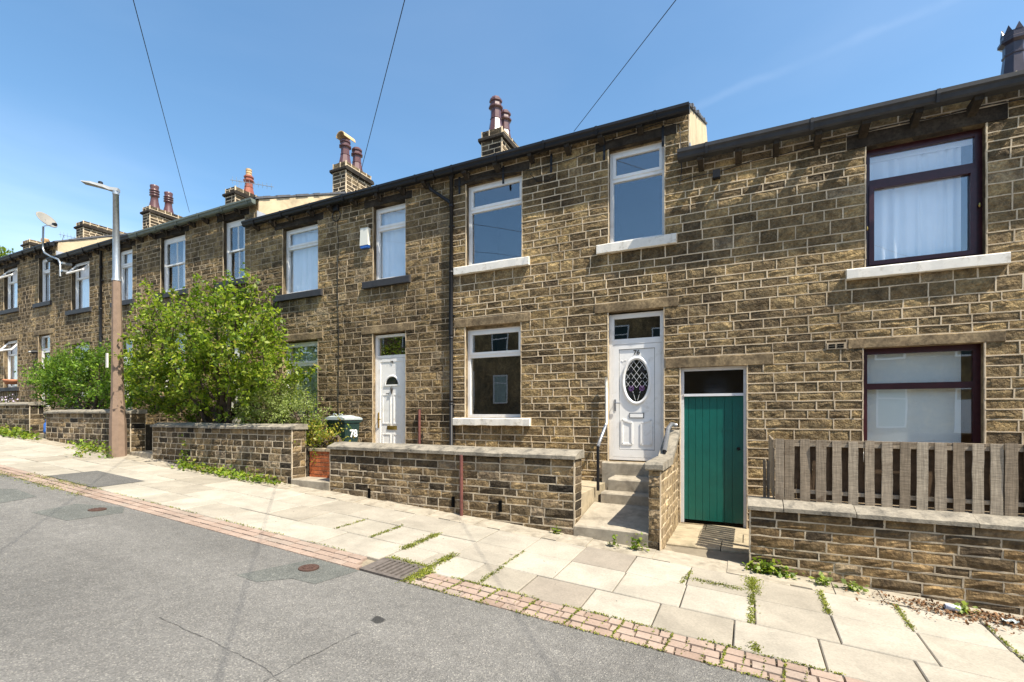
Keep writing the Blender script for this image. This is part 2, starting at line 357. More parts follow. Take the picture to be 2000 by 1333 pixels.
def leaf_mat(name, stops, trans=.4):
    m = bpy.data.materials.new(name); m.use_nodes = True; n, l = m.node_tree.nodes, m.node_tree.links
    b = n['Principled BSDF']; o = n['Material Output']
    g = n.new('ShaderNodeNewGeometry').outputs['Random Per Island']
    c = ramp(n, l, g, stops)
    c = mul(n, l, c, ramp(n, l, noise(n, l, pos(n), 2.2, 3, .5), [(.35, .7), (.65, 1.25)]))
    l.new(c, b.inputs['Base Color']); b.inputs['Roughness'].default_value = .5; b.inputs['Specular IOR Level'].default_value = .4
    t = n.new('ShaderNodeBsdfTranslucent'); l.new(mul(n, l, c, (1.25,1.35,.6)), t.inputs[0])
    mx = n.new('ShaderNodeMixShader'); mx.inputs[0].default_value = trans
    l.new(b.outputs[0], mx.inputs[1]); l.new(t.outputs[0], mx.inputs[2]); l.new(mx.outputs[0], o.inputs[0]); return m
M['leaf_lime'] = leaf_mat('lime_leaf', [(0, (.055,.105,.010)), (.35, (.15,.23,.016)), (.7, (.245,.32,.026)), (.96, (.36,.40,.06)), (1, (.36,.28,.08))], .5)
M['leaf_green'] = leaf_mat('green_leaf', [(0, (.05,.115,.012)), (.5, (.115,.21,.018)), (1, (.21,.30,.035))], .45)
M['leaf_pale'] = leaf_mat('grey_green_leaf', [(0, (.15,.20,.05)), (.5, (.26,.32,.09)), (1, (.36,.41,.15))], .45)
M['leaf_yellow'] = leaf_mat('yellow_leaf', [(0, (.16,.19,.02)), (.6, (.30,.29,.035)), (1, (.36,.22,.05))])
M['leaf_weed'] = leaf_mat('weed_leaf', [(0, (.07,.12,.015)), (.5, (.17,.25,.02)), (.9, (.27,.32,.035)), (1, (.33,.25,.10))])
M['moss'] = leaf_mat('moss', [(0, (.08,.105,.012)), (.5, (.18,.205,.022)), (1, (.27,.27,.045))], .3)
M['flower'] = simple('pale_flower', (.65,.55,.68), .8, .2, .1)

# ------------------------------------------------------------------ ground, road, pavement
def sheet(name, x0, x1, y0, y1, nx, ny, dz, m, zf=G):
    xs = np.linspace(x0, x1, nx+1); ys = np.linspace(y0, y1, ny+1)
    v = [(x, y, zf(x, y) + dz) for y in ys for x in xs]
    f = [(j*(nx+1)+i, j*(nx+1)+i+1, (j+1)*(nx+1)+i+1, (j+1)*(nx+1)+i) for j in range(ny) for i in range(nx)]
    return MB().add(v, f).build(name, m)
tag(sheet('ground', -400, 400, -400, 400, 200, 200, -.35, M['ground']), kind='structure')
tag(sheet('road', -48, 48, -7.6, KERB0, 96, 12, -.004, M['asphalt']), kind='structure')
pavement = tag(sheet('pavement', -48, 48, KERB0, 6.45, 96, 4, -.035, M['joint']), kind='structure')
tag(sheet('far_pavement', -48, 48, -11.4, -7.6, 96, 2, .05, M['slab_dark']), kind='structure')

rng = random.Random(7)
def slab_mesh(name, bev=.008):
    b = .012
    m = MB(); a = .5
    m.add([(-a,-a,-.05),(a,-a,-.05),(a,a,-.05),(-a,a,-.05),(-a,-a,-bev),(a,-a,-bev),(a,a,-bev),(-a,a,-bev),
           (-a+b,-a+b,0),(a-b,-a+b,0),(a-b,a-b,0),(-a+b,a-b,0)],
          [(0,1,5,4),(1,2,6,5),(2,3,7,6),(3,0,4,7),(4,5,9,8),(5,6,10,9),(6,7,11,10),(7,4,8,11),(8,9,10,11)])
    return m.mesh(name)
SLAB = slab_mesh('paving_slab'); SLAB.materials.append(M['slab'])
SLABD = slab_mesh('paving_slab_grey'); SLABD.materials.append(M['slab_dark'])
SETT = slab_mesh('red_block', .01); SETT.materials.append(M['sett'])
SLOPE = math.atan(-0.062)
def place_slab(me, name, x0, x1, y0, y1, dz=0.0, gap=.009, parent=pavement):
    o = link(name, me, None, parent)
    xc, yc = (x0+x1)/2, (y0+y1)/2
    o.location = (xc, yc, G(xc, yc) + dz)
    o.scale = (x1-x0-gap, y1-y0-gap*1.5, 1)
    o.rotation_euler = (math.atan(.02) + rng.uniform(-.004,.004), -SLOPE + rng.uniform(-.004,.004), rng.uniform(-.006,.006))
    return o
rows = [(KERB1, 4.56), (4.56, 5.15), (5.15, 5.755)]
starts = [.03, .06, .05]
for r, (y0, y1) in enumerate(rows):
    x = starts[r] + .61*12; k = 0
    while x > -30:
        w = .61
        if r == 0 and x < -9 and rng.random() < .1: w = .9
        if x < -3.2: w = rng.choice([.61, .61, .61, .61, .76])
        if r == 0 and x > .5: w = .45 if rng.random() < .3 else .61
        a, b = x - w, x
        x = a
        if r == 0 and b > -3.55 and a < -2.98:                # slabs cut round the drain grate
            if b > -2.98: place_slab(SLAB, 'paving_slab', max(a, -2.96), b, y0, y1)
            place_slab(SLAB, 'paving_slab', max(a, -3.55), min(b, -2.97), 4.14, y1)
            if a < -3.56: place_slab(SLAB, 'paving_slab', a, -3.56, y0, y1)
            continue
        dark = (r == 0 and -1.85 > a > -2.45) or rng.random() < .012
        place_slab(SLABD if dark else SLAB, 'paving_slab', a, b, y0, y1, rng.uniform(-.004, .004))
# narrow filling strip of mortar and small stones at the foot of the walls is the joint-coloured pavement bed, raised
strip = MB()
for i in range(180):
    x0 = -30 + i*.2; y0 = 5.76 + .03*math.sin(i*1.7) ; y1 = 6.16
    j = rng.uniform(-.008, .008)
    strip.hexa([(x0,y0,G(x0,y0)-.05),(x0+.2,y0,G(x0+.2,y0)-.05),(x0+.2,y1,G(x0+.2,y1)-.05),(x0,y1,G(x0,y1)-.05),
                (x0,y0,G(x0,y0)-.006+j),(x0+.2,y0,G(x0+.2,y0)-.006+j),(x0+.2,y1,G(x0+.2,y1)+.012+j),(x0,y1,G(x0,y1)+.012+j)])
tag(strip.build('mortar_strip', M['concrete'], pavement), kind='stuff')
# red block edging: three rows of blocks
far = MB(); sw = (KERB1 - KERB0) / 3; cnt = 0
for r in range(3):
    x = 3.0 + (.07 if r % 2 else 0) + r*.03
    while x > -27:
        w = .205; a = x - w
        y0 = KERB0 + r*sw
        if not (a < -2.96 and x > -3.56):
            if a > -17.6:
                place_slab(SETT, 'edging_block', a, x, y0, y0+sw, rng.uniform(-.004,.003), .012)
            else:
                g = .006
                far.box(a+g, x-g, y0+g, y0+sw-g, G(a, y0)-.05, G(a, y0)-.002)
        x = a
tag(far.build('edging_blocks', M['sett'], pavement), kind='stuff')
# tarmac patch in the footway, patches and cracks in the road
def patch(name, poly, m, dz=-.001):
    poly = [(x, min(y, KERB0-.01)) for x, y in poly]
    o = MB().add([(x, y, G(x, y)+dz) for x, y in poly], [tuple(range(len(poly)))]).build(name, m)
    return tag(o, kind='structure')
tp_ = MB(); xa, xb, ya, yb = -11.05, -9.45, 4.03, 4.76
for k in range(8):
    a, b = xa+(xb-xa)*k/8, xa+(xb-xa)*(k+1)/8; tp_.add([(a,ya,G(a,ya)+.007),(b,ya,G(b,ya)+.007),(b,yb,G(b,yb)+.007),(a,yb,G(a,yb)+.007)],[(0,1,2,3)])
tag(tp_.build('tarmac_footway_patch', M['asphalt_path']), kind='structure')
def gpx(x, y):
    u = (x - CX)/F_PX; v = -(y - HY)/F_PX
    # solve against the road surface
    a = -1.745 - .02*(W-KERB0)
    t = a / (v + .062*(-SN+u*CS)); return (t*(-SN+u*CS), t*(CS+u*SN))
patch('road_patch', [gpx(*p) for p in [(462,1123),(640,1083),(705,1113),(615,1141),(570,1130),(500,1137)]], M['asphalt_patch'])
patch('road_patch', [gpx(*p) for p in [(62,1001),(150,984),(285,985),(240,1002),(130,1017)]], M['asphalt_patch'])
patch('road_patch', [gpx(*p) for p in [(-60,955),(30,955),(72,970),(-10,985),(-80,985)]], M['asphalt_patch'])
# ---- fine cracks as narrow sunk seams
crk = MB()
for line in [[(310,1205),(420,1255),(520,1305),(560,1345)],
             [(700,1235),(580,1295),(500,1340)]]:
    pts = []
    for (x0,y0),(x1,y1) in zip(line, line[1:]):
        for k in range(9): pts.append(gpx(x0+(x1-x0)*k/9 + rng.uniform(-2,2), y0+(y1-y0)*k/9 + rng.uniform(-1,1)))
    for p, q in zip(pts, pts[1:]):
        d = Vector((q[0]-p[0], q[1]-p[1])); nn = Vector((-d.y, d.x)).normalized()*rng.uniform(.001,.004)
        crk.add([(p[0]-nn.x,p[1]-nn.y,G(*p)+.001),(p[0]+nn.x,p[1]+nn.y,G(*p)+.001),(q[0]+nn.x,q[1]+nn.y,G(*q)+.001),(q[0]-nn.x,q[1]-nn.y,G(*q)+.001)],[(0,1,2,3)])
tag(crk.build('road_crack', M['asphalt_path']), kind='structure')

# drain grate in the edging
dr = empty('drain_grate', (-3.27, 3.91, G(-3.27,3.91)), 'iron drain grate set in the red block edging of the pavement', 'drain')
gx0, gx1, gy0, gy1 = -3.53, -2.99, 3.71, 4.11
def on_slope(mb, x0, x1, y0, y1, h0, h1):
    mb.hexa([(x0,y0,G(x0,y0)+h0),(x1,y0,G(x1,y0)+h0),(x1,y1,G(x1,y1)+h0),(x0,y1,G(x0,y1)+h0),
             (x0,y0,G(x0,y0)+h1),(x1,y0,G(x1,y0)+h1),(x1,y1,G(x1,y1)+h1),(x0,y1,G(x0,y1)+h1)]); return mb
fr = MB()
for a in [(gx0,gx0+.1,gy0,gy1),(gx1-.05,gx1,gy0,gy1),(gx0+.1,gx1-.05,gy0,gy0+.05),(gx0+.1,gx1-.05,gy1-.04,gy1)]: on_slope(fr, *a, -.05, .008)
fr.build('frame', M['iron'], dr)
for k in range(6):
    x = gx0+.115+k*.063; on_slope(MB(), x, x+.034, gy0+.05, gy1-.04, -.05, .006).build('bar', M['iron'], dr)
on_slope(MB(), gx0, gx1, gy0, gy1, -.06, -.03).build('silt', M['soil'], dr)
# small round rusty covers
def cover(px, py, label):
    x, y = gpx(px, py); m = MB(); m.lathe((x, y, G(x,y)-.02), [(.10,0),(.10,.028),(.095,.032),(.0,.032)], 20)
    o = m.build('service_cover', M['rust']); tag(o, label, 'cover', 'service covers')
    for a in range(8):
        t = a*math.pi/4; rb = MB(); cx_, cy_ = x+.055*math.cos(t), y+.055*math.sin(t)
        rb.lathe((cx_, cy_, G(x,y)+.011), [(.012,0),(.010,.008)], 6); rb.build('stud', M['rust'], o)
cover(603, 1110, 'small round rusty cover in the greenish road patch near the drain')
cover(190, 996, 'small round rusty cover in the far road patch on the left')

# ------------------------------------------------------------------ stonework
def unit_stone(seed, bulge):
    r = random.Random(seed); nx, nz = 4, 3
    v = []
    for j in range(nz+1):
        for i in range(nx+1):
            edge = i in (0, nx) or j in (0, nz)
            x = -.5 + i/nx + (0 if i in (0,nx) else r.uniform(-.07,.07)); z = -.5 + j/nz + (0 if j in (0,nz) else r.uniform(-.09,.09))
            if edge: x += r.uniform(-.012,.012); z += r.uniform(-.025,.025)
            y = -.009 + r.uniform(-.004,.004) if edge else -.009 - r.uniform(0, bulge)*(1.5 if r.random() < .3 else .8)
            v.append((x, y, z))
    f = [(j*(nx+1)+i, j*(nx+1)+i+1, (j+1)*(nx+1)+i+1, (j+1)*(nx+1)+i) for j in range(nz) for i in range(nx)]
    ring = [i for i in range(nx+1)] + [j*(nx+1)+nx for j in range(1,nz+1)] + [nz*(nx+1)+i for i in range(nx-1,-1,-1)] + [j*(nx+1) for j in range(nz-1,0,-1)]
    o = len(v)
    for k in ring: v.append((v[k][0], .035, v[k][2]))
    n = len(ring)
    f += [(ring[k], o+k, o+(k+1)%n, ring[(k+1)%n]) for k in range(n)]
    return v, f
STONES = [unit_stone(s, .010) for s in range(18)]
STONE_ME = {}
def stone_me(k, m):
    key = (k, m.name)
    if key not in STONE_ME:
        me = MB().add(*STONES[k]).mesh('stone'); me.materials.append(m); STONE_ME[key] = me
    return STONE_ME[key]

def lay(u0, u1, z0, z1, rects, hr, wr, rnd, snaps=()):
    """courses of stones in the rectangle, cut round the openings: stones, bed joints, perpends"""
    st, beds, perps = [], [], []
    z = z0; snaps = sorted(s for s in snaps if z0 < s < z1)
    first = True
    while z < z1 - .03:
        h = rnd.uniform(*hr); top = z + h
        for s in snaps:
            if z + hr[0]*.72 < s and abs(s - top) < .05: top = s
        if z1 - top < hr[0]*.7: top = z1
        br = sorted({u0, u1} | {c for r in rects for c in r[:2] if u0 < c < u1 and r[2] < top - .01 and r[3] > z + .01})
        segs = []
        for a, b in zip(br, br[1:]):
            mid = (a+b)/2; lo, hi = z, top; ok = True
            for r in rects:
                if r[0] < mid < r[1] and r[2] < hi - .004 and r[3] > lo + .004:
                    if r[2] <= lo and r[3] >= hi: ok = False
                    elif r[2] > lo: hi = min(hi, r[2])
                    else: lo = max(lo, r[3])
            if ok and hi - lo > .03:
                if segs and abs(segs[-1][1]-a) < 1e-6 and segs[-1][2:] == [lo, hi]: segs[-1][1] = b
                else: segs.append([a, b, lo, hi])
        for a, b, lo, hi in segs:
            beds.append((a, b, lo)); x = a
            if b - a < .03: continue
            while x < b - .02:
                w = rnd.uniform(*wr); e = x + w
                if b - e < wr[0]*.6: e = b if b - x < wr[1]*1.25 else x + (b-x)/2
                st.append((x, e, lo, hi))
                if e < b - .01: perps.append((e, lo, hi))
                x = e
            perps.append((a, lo, hi)); perps.append((b, lo, hi))
        z = top
    return st, beds, perps

def ribbons(beds, perps, T, m, parent, jw, proud, rnd, name='pointing'):
    mb = MB()
    def strip(p, q, horiz):
        (u0, z0), (u1, z1) = p, q
        n = max(1, int(max(abs(u1-u0), abs(z1-z0))/.16)); prev = None
        for k in range(n+1):
            u = u0+(u1-u0)*k/n; z = z0+(z1-z0)*k/n; w = jw*rnd.uniform(.78,1.2)/2; pr = proud*rnd.uniform(.8,1.15); j = rnd.uniform(-.003,.003)
            if horiz: ring = [T(u,-.004,z+w+j), T(u,pr,z+w*.7+j), T(u,pr,z-w*.7+j), T(u,-.004,z-w+j)]
            else: ring = [T(u-w+j,-.004,z), T(u-w*.7+j,pr,z), T(u+w*.7+j,pr,z), T(u+w+j,-.004,z)]
            o = len(mb.v); mb.v += [tuple(c) for c in ring]
            if prev is not None:
                for a in range(3): mb.f.append((prev+a, o+a, o+a+1, prev+a+1))
            else: mb.f.append((o,o+1,o+2,o+3))
            prev = o
        mb.f.append((prev+3,prev+2,prev+1,prev))
    for a, b, z in beds: strip((a-.004, z), (b+.004, z), True)
    for u, z0, z1 in perps: strip((u, z0), (u, z1), False)
    return tag(mb.build(name, m, parent), kind='stuff')

def stones(lst, T, rotz, m, parent, rnd, jw, limit=300, score=None, name='stone', dep=1.0):
    """the largest in view as objects, the rest as one joined part"""
    if score: lst = sorted(lst, key=score, reverse=True)
    V, Fs = [], []
    for i, (a, b, lo, hi) in enumerate(lst):
        w, h = b-a-jw*.5, hi-lo-jw*.5
        if w < .02 or h < .02: continue
        c = T((a+b)/2, 0, (lo+hi)/2); k = rnd.randrange(len(STONES)); d = dep*rnd.uniform(.7,1.35)
        if i < limit:
            o = link(name, stone_me(k, m), None, parent); o.location = c; o.scale = (w, d, h); o.rotation_euler = (0, 0, rotz)
        else:
            v, f = STONES[k]; o = len(V); ca, sa = math.cos(rotz), math.sin(rotz)
            for x, y, z in v:
                x *= w; y *= d; z *= h; V.append((c[0]+x*ca-y*sa, c[1]+x*sa+y*ca, c[2]+z))
            Fs += [tuple(q+o for q in fc) for fc in f]
    if V: tag(MB().add(V, Fs).build(name+'s', m, parent), kind='stuff')

def backing(u0, u1, z0, z1, holes, y, depth, parent, name='wall', m=None, jm=None):
    us = sorted({u0, u1} | {c for h in holes for c in h[:2]}); zs = sorted({z0, z1} | {c for h in holes for c in h[2:4]})
    mb = MB()
    for a, b in zip(us, us[1:]):
        for lo, hi in zip(zs, zs[1:]):
            cu, cz = (a+b)/2, (lo+hi)/2
            if any(h[0] < cu < h[1] and h[2] < cz < h[3] for h in holes): continue
            mb.add([(a,y,lo),(b,y,lo),(b,y,hi),(a,y,hi)], [(0,1,2,3)])
    mb.add([(u0,y,z0),(u0,y+depth,z0),(u0,y+depth,z1),(u0,y,z1)], [(0,1,2,3)])
    mb.add([(u1,y,z0),(u1,y+depth,z0),(u1,y+depth,z1),(u1,y,z1)], [(3,2,1,0)])
    w = mb.build(name, m or M['mortar'], parent)
    for h in holes:
        a, b, lo, hi = h[:4]; e = depth
        MB().add([(a,y-.012,lo),(a,y+e,lo),(a,y+e,hi),(a,y-.012,hi),(b,y-.012,lo),(b,y+e,lo),(b,y+e,hi),(b,y-.012,hi)],
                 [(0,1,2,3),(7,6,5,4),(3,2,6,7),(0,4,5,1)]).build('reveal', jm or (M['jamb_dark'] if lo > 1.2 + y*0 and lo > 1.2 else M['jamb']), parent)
    return w

def bevel_box(mb, x0, x1, y0, y1, z0, z1, b, top_slope=0.0):
    """block with a small chamfer on its front and top edges"""
    mb.prism_x([(y1,z0),(y1,z1),(y0+b,z1-top_slope),(y0,z1-top_slope-b),(y0,z0+b*.4),(y0+b*.4,z0)], x0, x1); return mb
def coarse_block(name, m, parent, x0, x1, y0, y1, z0, z1, b=.01, slope=0.0, jag=.0, seed=0):
    """dressed block broken along its length so that its edges are not ruler straight"""
    r = random.Random(seed*13+int(x0*100)); n = max(2, int((x1-x0)/.12)); mb = MB(); rings = []
    for k in range(n+1):
        x = x0+(x1-x0)*k/n; j = r.uniform(-jag, jag); j2 = r.uniform(-jag, jag)
        rings.append([(x,y1,z0),(x,y1,z1),(x,y0+b+j2,z1-slope+j*.5),(x,y0+j2,z1-slope-b+j*.5),(x,y0+j2,z0+b*.5+j),(x,y0+b*.5+j2,z0+j)])
    for k in range(n+1): mb.v += rings[k]
    for k in range(n):
        for a in range(6): mb.f.append((k*6+a, (k+1)*6+a, (k+1)*6+(a+1)%6, k*6+(a+1)%6))
    mb.f += [(5,4,3,2,1,0), tuple(n*6+a for a in range(6))]
    return mb.build(name, m, parent)

# ------------------------------------------------------------------ windows and doors
def pane(parent, x0, x1, z0, z1, y, m=None, name='pane'):
    return MB().box(x0, x1, y, y+.006, z0, z1).build(name, m or M['glass'], parent)
def rect_frame(mb, x0, x1, z0, z1, y0, y1, w, wb=None, wt=None):
    wb = w if wb is None else wb; wt = w if wt is None else wt
    mb.box(x0, x0+w, y0, y1, z0, z1); mb.box(x1-w, x1, y0, y1, z0, z1)
    mb.box(x0+w, x1-w, y0, y1, z0, z0+wb); mb.box(x0+w, x1-w, y0, y1, z1-wt, z1); return mb
def room(parent, x0, x1, z0, z1, y, m=None, d=1.6):
    e = .25
    return MB().add([(x0-e,y,z0-e),(x1+e,y,z0-e),(x1+e,y+d,z0-e),(x0-e,y+d,z0-e),(x0-e,y,z1+e),(x1+e,y,z1+e),(x1+e,y+d,z1+e),(x0-e,y+d,z1+e)],
             [(0,1,2,3),(7,6,5,4),(5,6,2,1),(6,7,3,2),(7,4,0,3)]).build('room_interior', m or M['dark_room'], parent)
def curtain(parent, x0, x1, z0, z1, y, m, folds=9, amp=.02, seed=0, name='curtain', flare=0.0):
    r = random.Random(seed); n = folds*6; mb = MB(); ph = [r.uniform(0,6) for _ in range(3)]
    for j in range(7):
        z = z1 + (z0-z1)*j/6
        for i in range(n+1):
            t = i/n; x = x0 + (x1-x0)*t + flare*(t-.5)*(j/6)
            yy = y + amp*(math.sin(t*folds*2*math.pi+ph[0]) + .6*math.sin(t*folds*1.37*2*math.pi+ph[1]+j*.12))*(.55+.45*j/6)
            mb.v.append((x, yy, z))
    mb.f = [(j*(n+1)+i, (j+1)*(n+1)+i, (j+1)*(n+1)+i+1, j*(n+1)+i+1) for j in range(6) for i in range(n)]
    o = mb.build(name, m, parent, True); return o
FY = D + .105     # frames stand this far back
def upvc_window(h, x0, x1, z0, z1, zt, drape=None, open_vent=False, fm=None, seed=0, vent=True, interior=None, drape_x=None):
    """white two-light window: vent above the transom zt, fixed light below"""
    fm = fm or M['upvc']; y0, y1 = FY, FY+.07
    f = MB(); w = .055
    rect_frame(f, x0, x1, z0, z1, y0, y1, w, .06, .055)
    f.box(x0+w, x1-w, y0, y1, zt-.03, zt+.03)
    win = f.build('window', fm, h)
    pane(win, x0+w, x1-w, z0+.06, zt-.03, y0+.03)
    if not open_vent:
        s = MB(); rect_frame(s, x0+w-.006, x1-w+.006, zt+.024, z1-.049, y0-.012, y0+.035, .048)
        s.build('vent_sash', fm, win)
        pane(win, x0+w+.04, x1-w-.04, zt+.07, z1-.095, y0+.02)
    else:      # top-hung sash swung out
        L = z1-.05-zt-.02; s = MB(); rect_frame(s, x0+w, x1-w, -L, 0, -.02, .02, .048)
        a = R(38); ca, sa = math.cos(a), math.sin(a)
        tr = lambda p: (p[0], y0 + p[1]*ca + p[2]*sa, z1-.05 + p[2]*ca - p[1]*sa)
        s.v = [tr(p) for p in s.v]; s.build('vent_sash', fm, win)
        g = MB().box(x0+w+.045, x1-w-.045, -.003, .003, -L+.045, -.045); g.v = [tr(p) for p in g.v]; g.build('pane', M['glass'], win)
    room(win, x0, x1, z0, z1, y1+.003, interior)
    if drape:
        kind, m_ = drape; xa, xb = drape_x or (x0-.20, x1+.20)
        if kind == 'full': curtain(win, xa, xb, z0+.03, z1-.06, y1+.045, m_, 7, .016, seed)
        elif kind == 'sides':
            curtain(win, x0+.02, x0+(x1-x0)*.36, z0+.03, z1-.06, y1+.12, m_, 4, .02, seed); curtain(win, x0+(x1-x0)*.7, x1-.02, z0+.03, z1-.06, y1+.12, m_, 4, .02, seed+1)
        elif kind == 'blind': MB().box(xa, xb, y1+.02, y1+.025, z0+.02, z1-.05).build('blind', m_, win)
    return win
def sash_window(h, x0, x1, z0, z1, drape=None, seed=0):
    """white vertical sash with a glazing bar in each half"""
    y0, y1 = FY-.01, FY+.08; f = MB(); w = .06; zm = (z0+z1)/2 + .02
    rect_frame(f, x0, x1, z0, z1, y0, y1, w, .06, .1)
    win = f.build('window', M['upvc'], h)
    for lo, hi, dy in ((zm-.02, z1-.1, .0), (z0+.06, zm+.02, .03)):
        s = MB(); rect_frame(s, x0+w, x1-w, lo, hi, y0+dy+.005, y0+dy+.035, .04); xm = (x0+x1)/2; s.box(xm-.012, xm+.012, y0+dy+.008, y0+dy+.032, lo+.04, hi-.04)
        sh = s.build('sash', M['upvc'], win)
        pane(win, x0+w+.03, xm-.012, lo+.03, hi-.03, y0+dy+.016); pane(win, xm+.012, x1-w-.03, lo+.03, hi-.03, y0+dy+.016)
    room(win, x0, x1, z0, z1, y1+.003)
    if drape: curtain(win, x0+(x1-x0)*.55, x1-.03, z0+.03, z1-.06, y1+.045, drape, 4, .016, seed)
    return win
def sill(h, x0, x1, z0, z1, m, over=.075, seed=1, jag=.002):
    return coarse_block('window_sill', m, h, x0, x1, D-over, D+.10, z0, z1, .012, .012, jag, seed)
def lintel(h, x0, x1, z0, z1, m, proud=.022, seed=1):
    return coarse_block('lintel', m, h, x0, x1, D-proud, D+.10, z0, z1, .012, 0, .003, seed)

def text_mesh(name, s, size, loc, m, parent, thick=.002, rot=(R(90),0,0), bold=0.0):
    cu = bpy.data.curves.new(name, 'FONT'); cu.body = s; cu.size = size; cu.align_x = 'CENTER'; cu.align_y = 'CENTER'; cu.extrude = thick; cu.offset = bold
    t = bpy.data.objects.new(name+'_tmp', cu); C.objects.link(t)
    bpy.context.view_layer.update()
    me = bpy.data.meshes.new_from_object(t.evaluated_get(bpy.context.evaluated_depsgraph_get()))
    bpy.data.objects.remove(t)
    mw = Matrix.Translation(Vector(loc)) @ Matrix.Rotation(rot[2], 4, 'Z') @ Matrix.Rotation(rot[0], 4, 'X')
    me.transform(mw); me.materials.clear(); me.name = name
    return link(name, me, m, parent)

def ellipse_ring(mb, cx, cz, rx, rz, w, y0, y1, n=40, a0=0.0, a1=2*math.pi):
    o = len(mb.v); closed = abs(a1-a0-2*math.pi) < 1e-6; cnt = n if closed else n+1
    for k in range(cnt):
        a = a0+(a1-a0)*k/n; c, s = math.cos(a), math.sin(a)
        mb.v += [(cx+rx*c, y1, cz+rz*s), (cx+(rx-w*.3)*c, y0, cz+(rz-w*.3)*s), (cx+(rx-w*.7)*c, y0, cz+(rz-w*.7)*s), (cx+(rx-w)*c, y1, cz+(rz-w)*s)]
    for k in range(n if closed else n):
        q = (k+1) % cnt if closed else k+1
        for a in range(3): mb.f.append((o+k*4+a, o+q*4+a, o+q*4+a+1, o+k*4+a+1))
    return mb
def oval(mb, cx, cz, rx, rz, y0, y1, n=36, a0=0, a1=2*math.pi):
    full = abs(a1-a0-2*math.pi) < 1e-6; m = n if full else n+1
    prof = [(cx+rx*math.cos(a0+(a1-a0)*k/n), cz+rz*math.sin(a0+(a1-a0)*k/n)) for k in range(m)]
    return mb.prism_y(prof, y0, y1)
def bar2(mb, p, q, w, y0, y1):
    d = Vector((q[0]-p[0], q[1]-p[1])); n = Vector((-d.y, d.x)).normalized()*w/2
    return mb.prism_y([(p[0]-n.x,p[1]-n.y),(q[0]-n.x,q[1]-n.y),(q[0]+n.x,q[1]+n.y),(p[0]+n.x,p[1]+n.y)], y0, y1)

# ------------------------------------------------------------------ terraced houses
RIDGE, BACK = 11.15, 14.6
def roof(h, x0, x1, eave, slate=True):
    y0 = D-.10; rise = (RIDGE-y0)*.456; t = .03
    ze = eave + .01; zr = ze + rise
    r = MB().prism_x([(y0,ze),(y0,ze+t),(RIDGE,zr+t),(BACK,ze+t),(BACK,ze),(RIDGE,zr)], x0, x1).build('roof', M['slate'], h)
    # rows of slates, each row a lapped strip, seen only from higher up
    rows_ = MB(); n = 16
    for k in range(n):
        ya, yb = y0+(RIDGE-y0)*k/n, y0+(RIDGE-y0)*(k+1.25)/n; yb = min(yb, RIDGE)
        za, zb = ze+t+(ya-y0)*.456, ze+t+(yb-y0)*.456
        rows_.prism_x([(ya,za+.004),(ya,za+.022),(yb,zb+.010),(yb,zb+.002)], x0-.02, x1+.02)
    tag(rows_.build('slate_course', M['slate'], r), kind='stuff')
    MB().prism_x([(RIDGE-.14,zr-.02),(RIDGE,zr+.10),(RIDGE+.14,zr-.02)], x0, x1).build('ridge_tile', M['slate'], r)
    return zr
def gutter(h, x0, x1, top, m, over=.20, hgt=.11, wid=.13, brk=.95, name='gutter'):
    y0 = D-over; p = [(y0,top),(y0-.0,top-hgt*.35),(y0+.02,top-hgt*.5),(y0+.03,top-hgt*.85),(y0+.05,top-hgt),(y0+wid,top-hgt),(y0+wid,top-.01),(y0+.02,top-.012)]
    g = MB().prism_x(p, x0, x1).build(name, m, h)
    x = x0+.4
    while x < x1-.1:
        MB().prism_x([(y0-.006,top+.004),(y0-.006,top-hgt*.4),(y0+.02,top-hgt-.01),(y0+.045,top-hgt-.012),(y0+.06,top+.004)], x-.018, x+.018).build('gutter_joint', m, g); x += brk
    return g
def corbels(h, x0, x1, top, over, rnd, step=.62, skip=()):
    x = x0+.28
    while x < x1-.1:
        w = rnd.uniform(.035,.05); hh = rnd.uniform(.10,.14); yo = D-over+.05
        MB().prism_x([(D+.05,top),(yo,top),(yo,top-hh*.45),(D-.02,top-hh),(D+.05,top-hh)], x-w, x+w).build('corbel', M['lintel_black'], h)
        x += step*rnd.uniform(.9,1.1)

def proj_score(s):
    """size in the photograph of a stone on the terrace front"""
    a, b, lo, hi = s; X = (a+b)/2; Z = (lo+hi)/2
    dep = -SN*X + CS*D; u = (CS*X+SN*D)/dep*F_PX; v = -Z/dep*F_PX
    inside = -1000 < u < 1000 and -808 < v < 520
    return ((b-a)*(hi-lo)/dep**2)*(1 if inside else .001)

def front(h, x0, x1, z0, eave, openings, blocks, seed, hr=(.112,.162), wr=(.22,.46), limit=300, mortar=None, jw=.021, proud=.015, stone=None, x1_low=None, z_low=None, pre=None):
    """the stone front of a house; openings are holes, blocks are lintels, sills and the like"""
    rnd = random.Random(seed); mortar = mortar or M['mortar']
    holes = openings; rects = list(openings) + list(blocks)
    top = eave - .02
    xe = x1
    if x1_low is not None:      # upper part reaches further over the lower neighbour
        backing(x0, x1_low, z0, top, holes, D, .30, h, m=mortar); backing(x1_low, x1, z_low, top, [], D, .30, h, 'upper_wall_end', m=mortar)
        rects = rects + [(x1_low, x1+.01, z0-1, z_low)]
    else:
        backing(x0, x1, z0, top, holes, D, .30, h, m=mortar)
    snaps = [c for r in rects for c in r[2:4]]
    st, beds, perps = pre or lay(x0, xe, z0, top, rects, hr, wr, rnd, snaps)
    perps = [q for q in perps if q[0] > x0+.02] if not pre else perps
    T = lambda u, n, z: (u, D-n, z)
    ribbons(beds, perps, T, mortar, h, jw, proud, rnd)
    stones(st, T, 0.0, stone or M['stone'], h, rnd, jw, limit, proj_score)

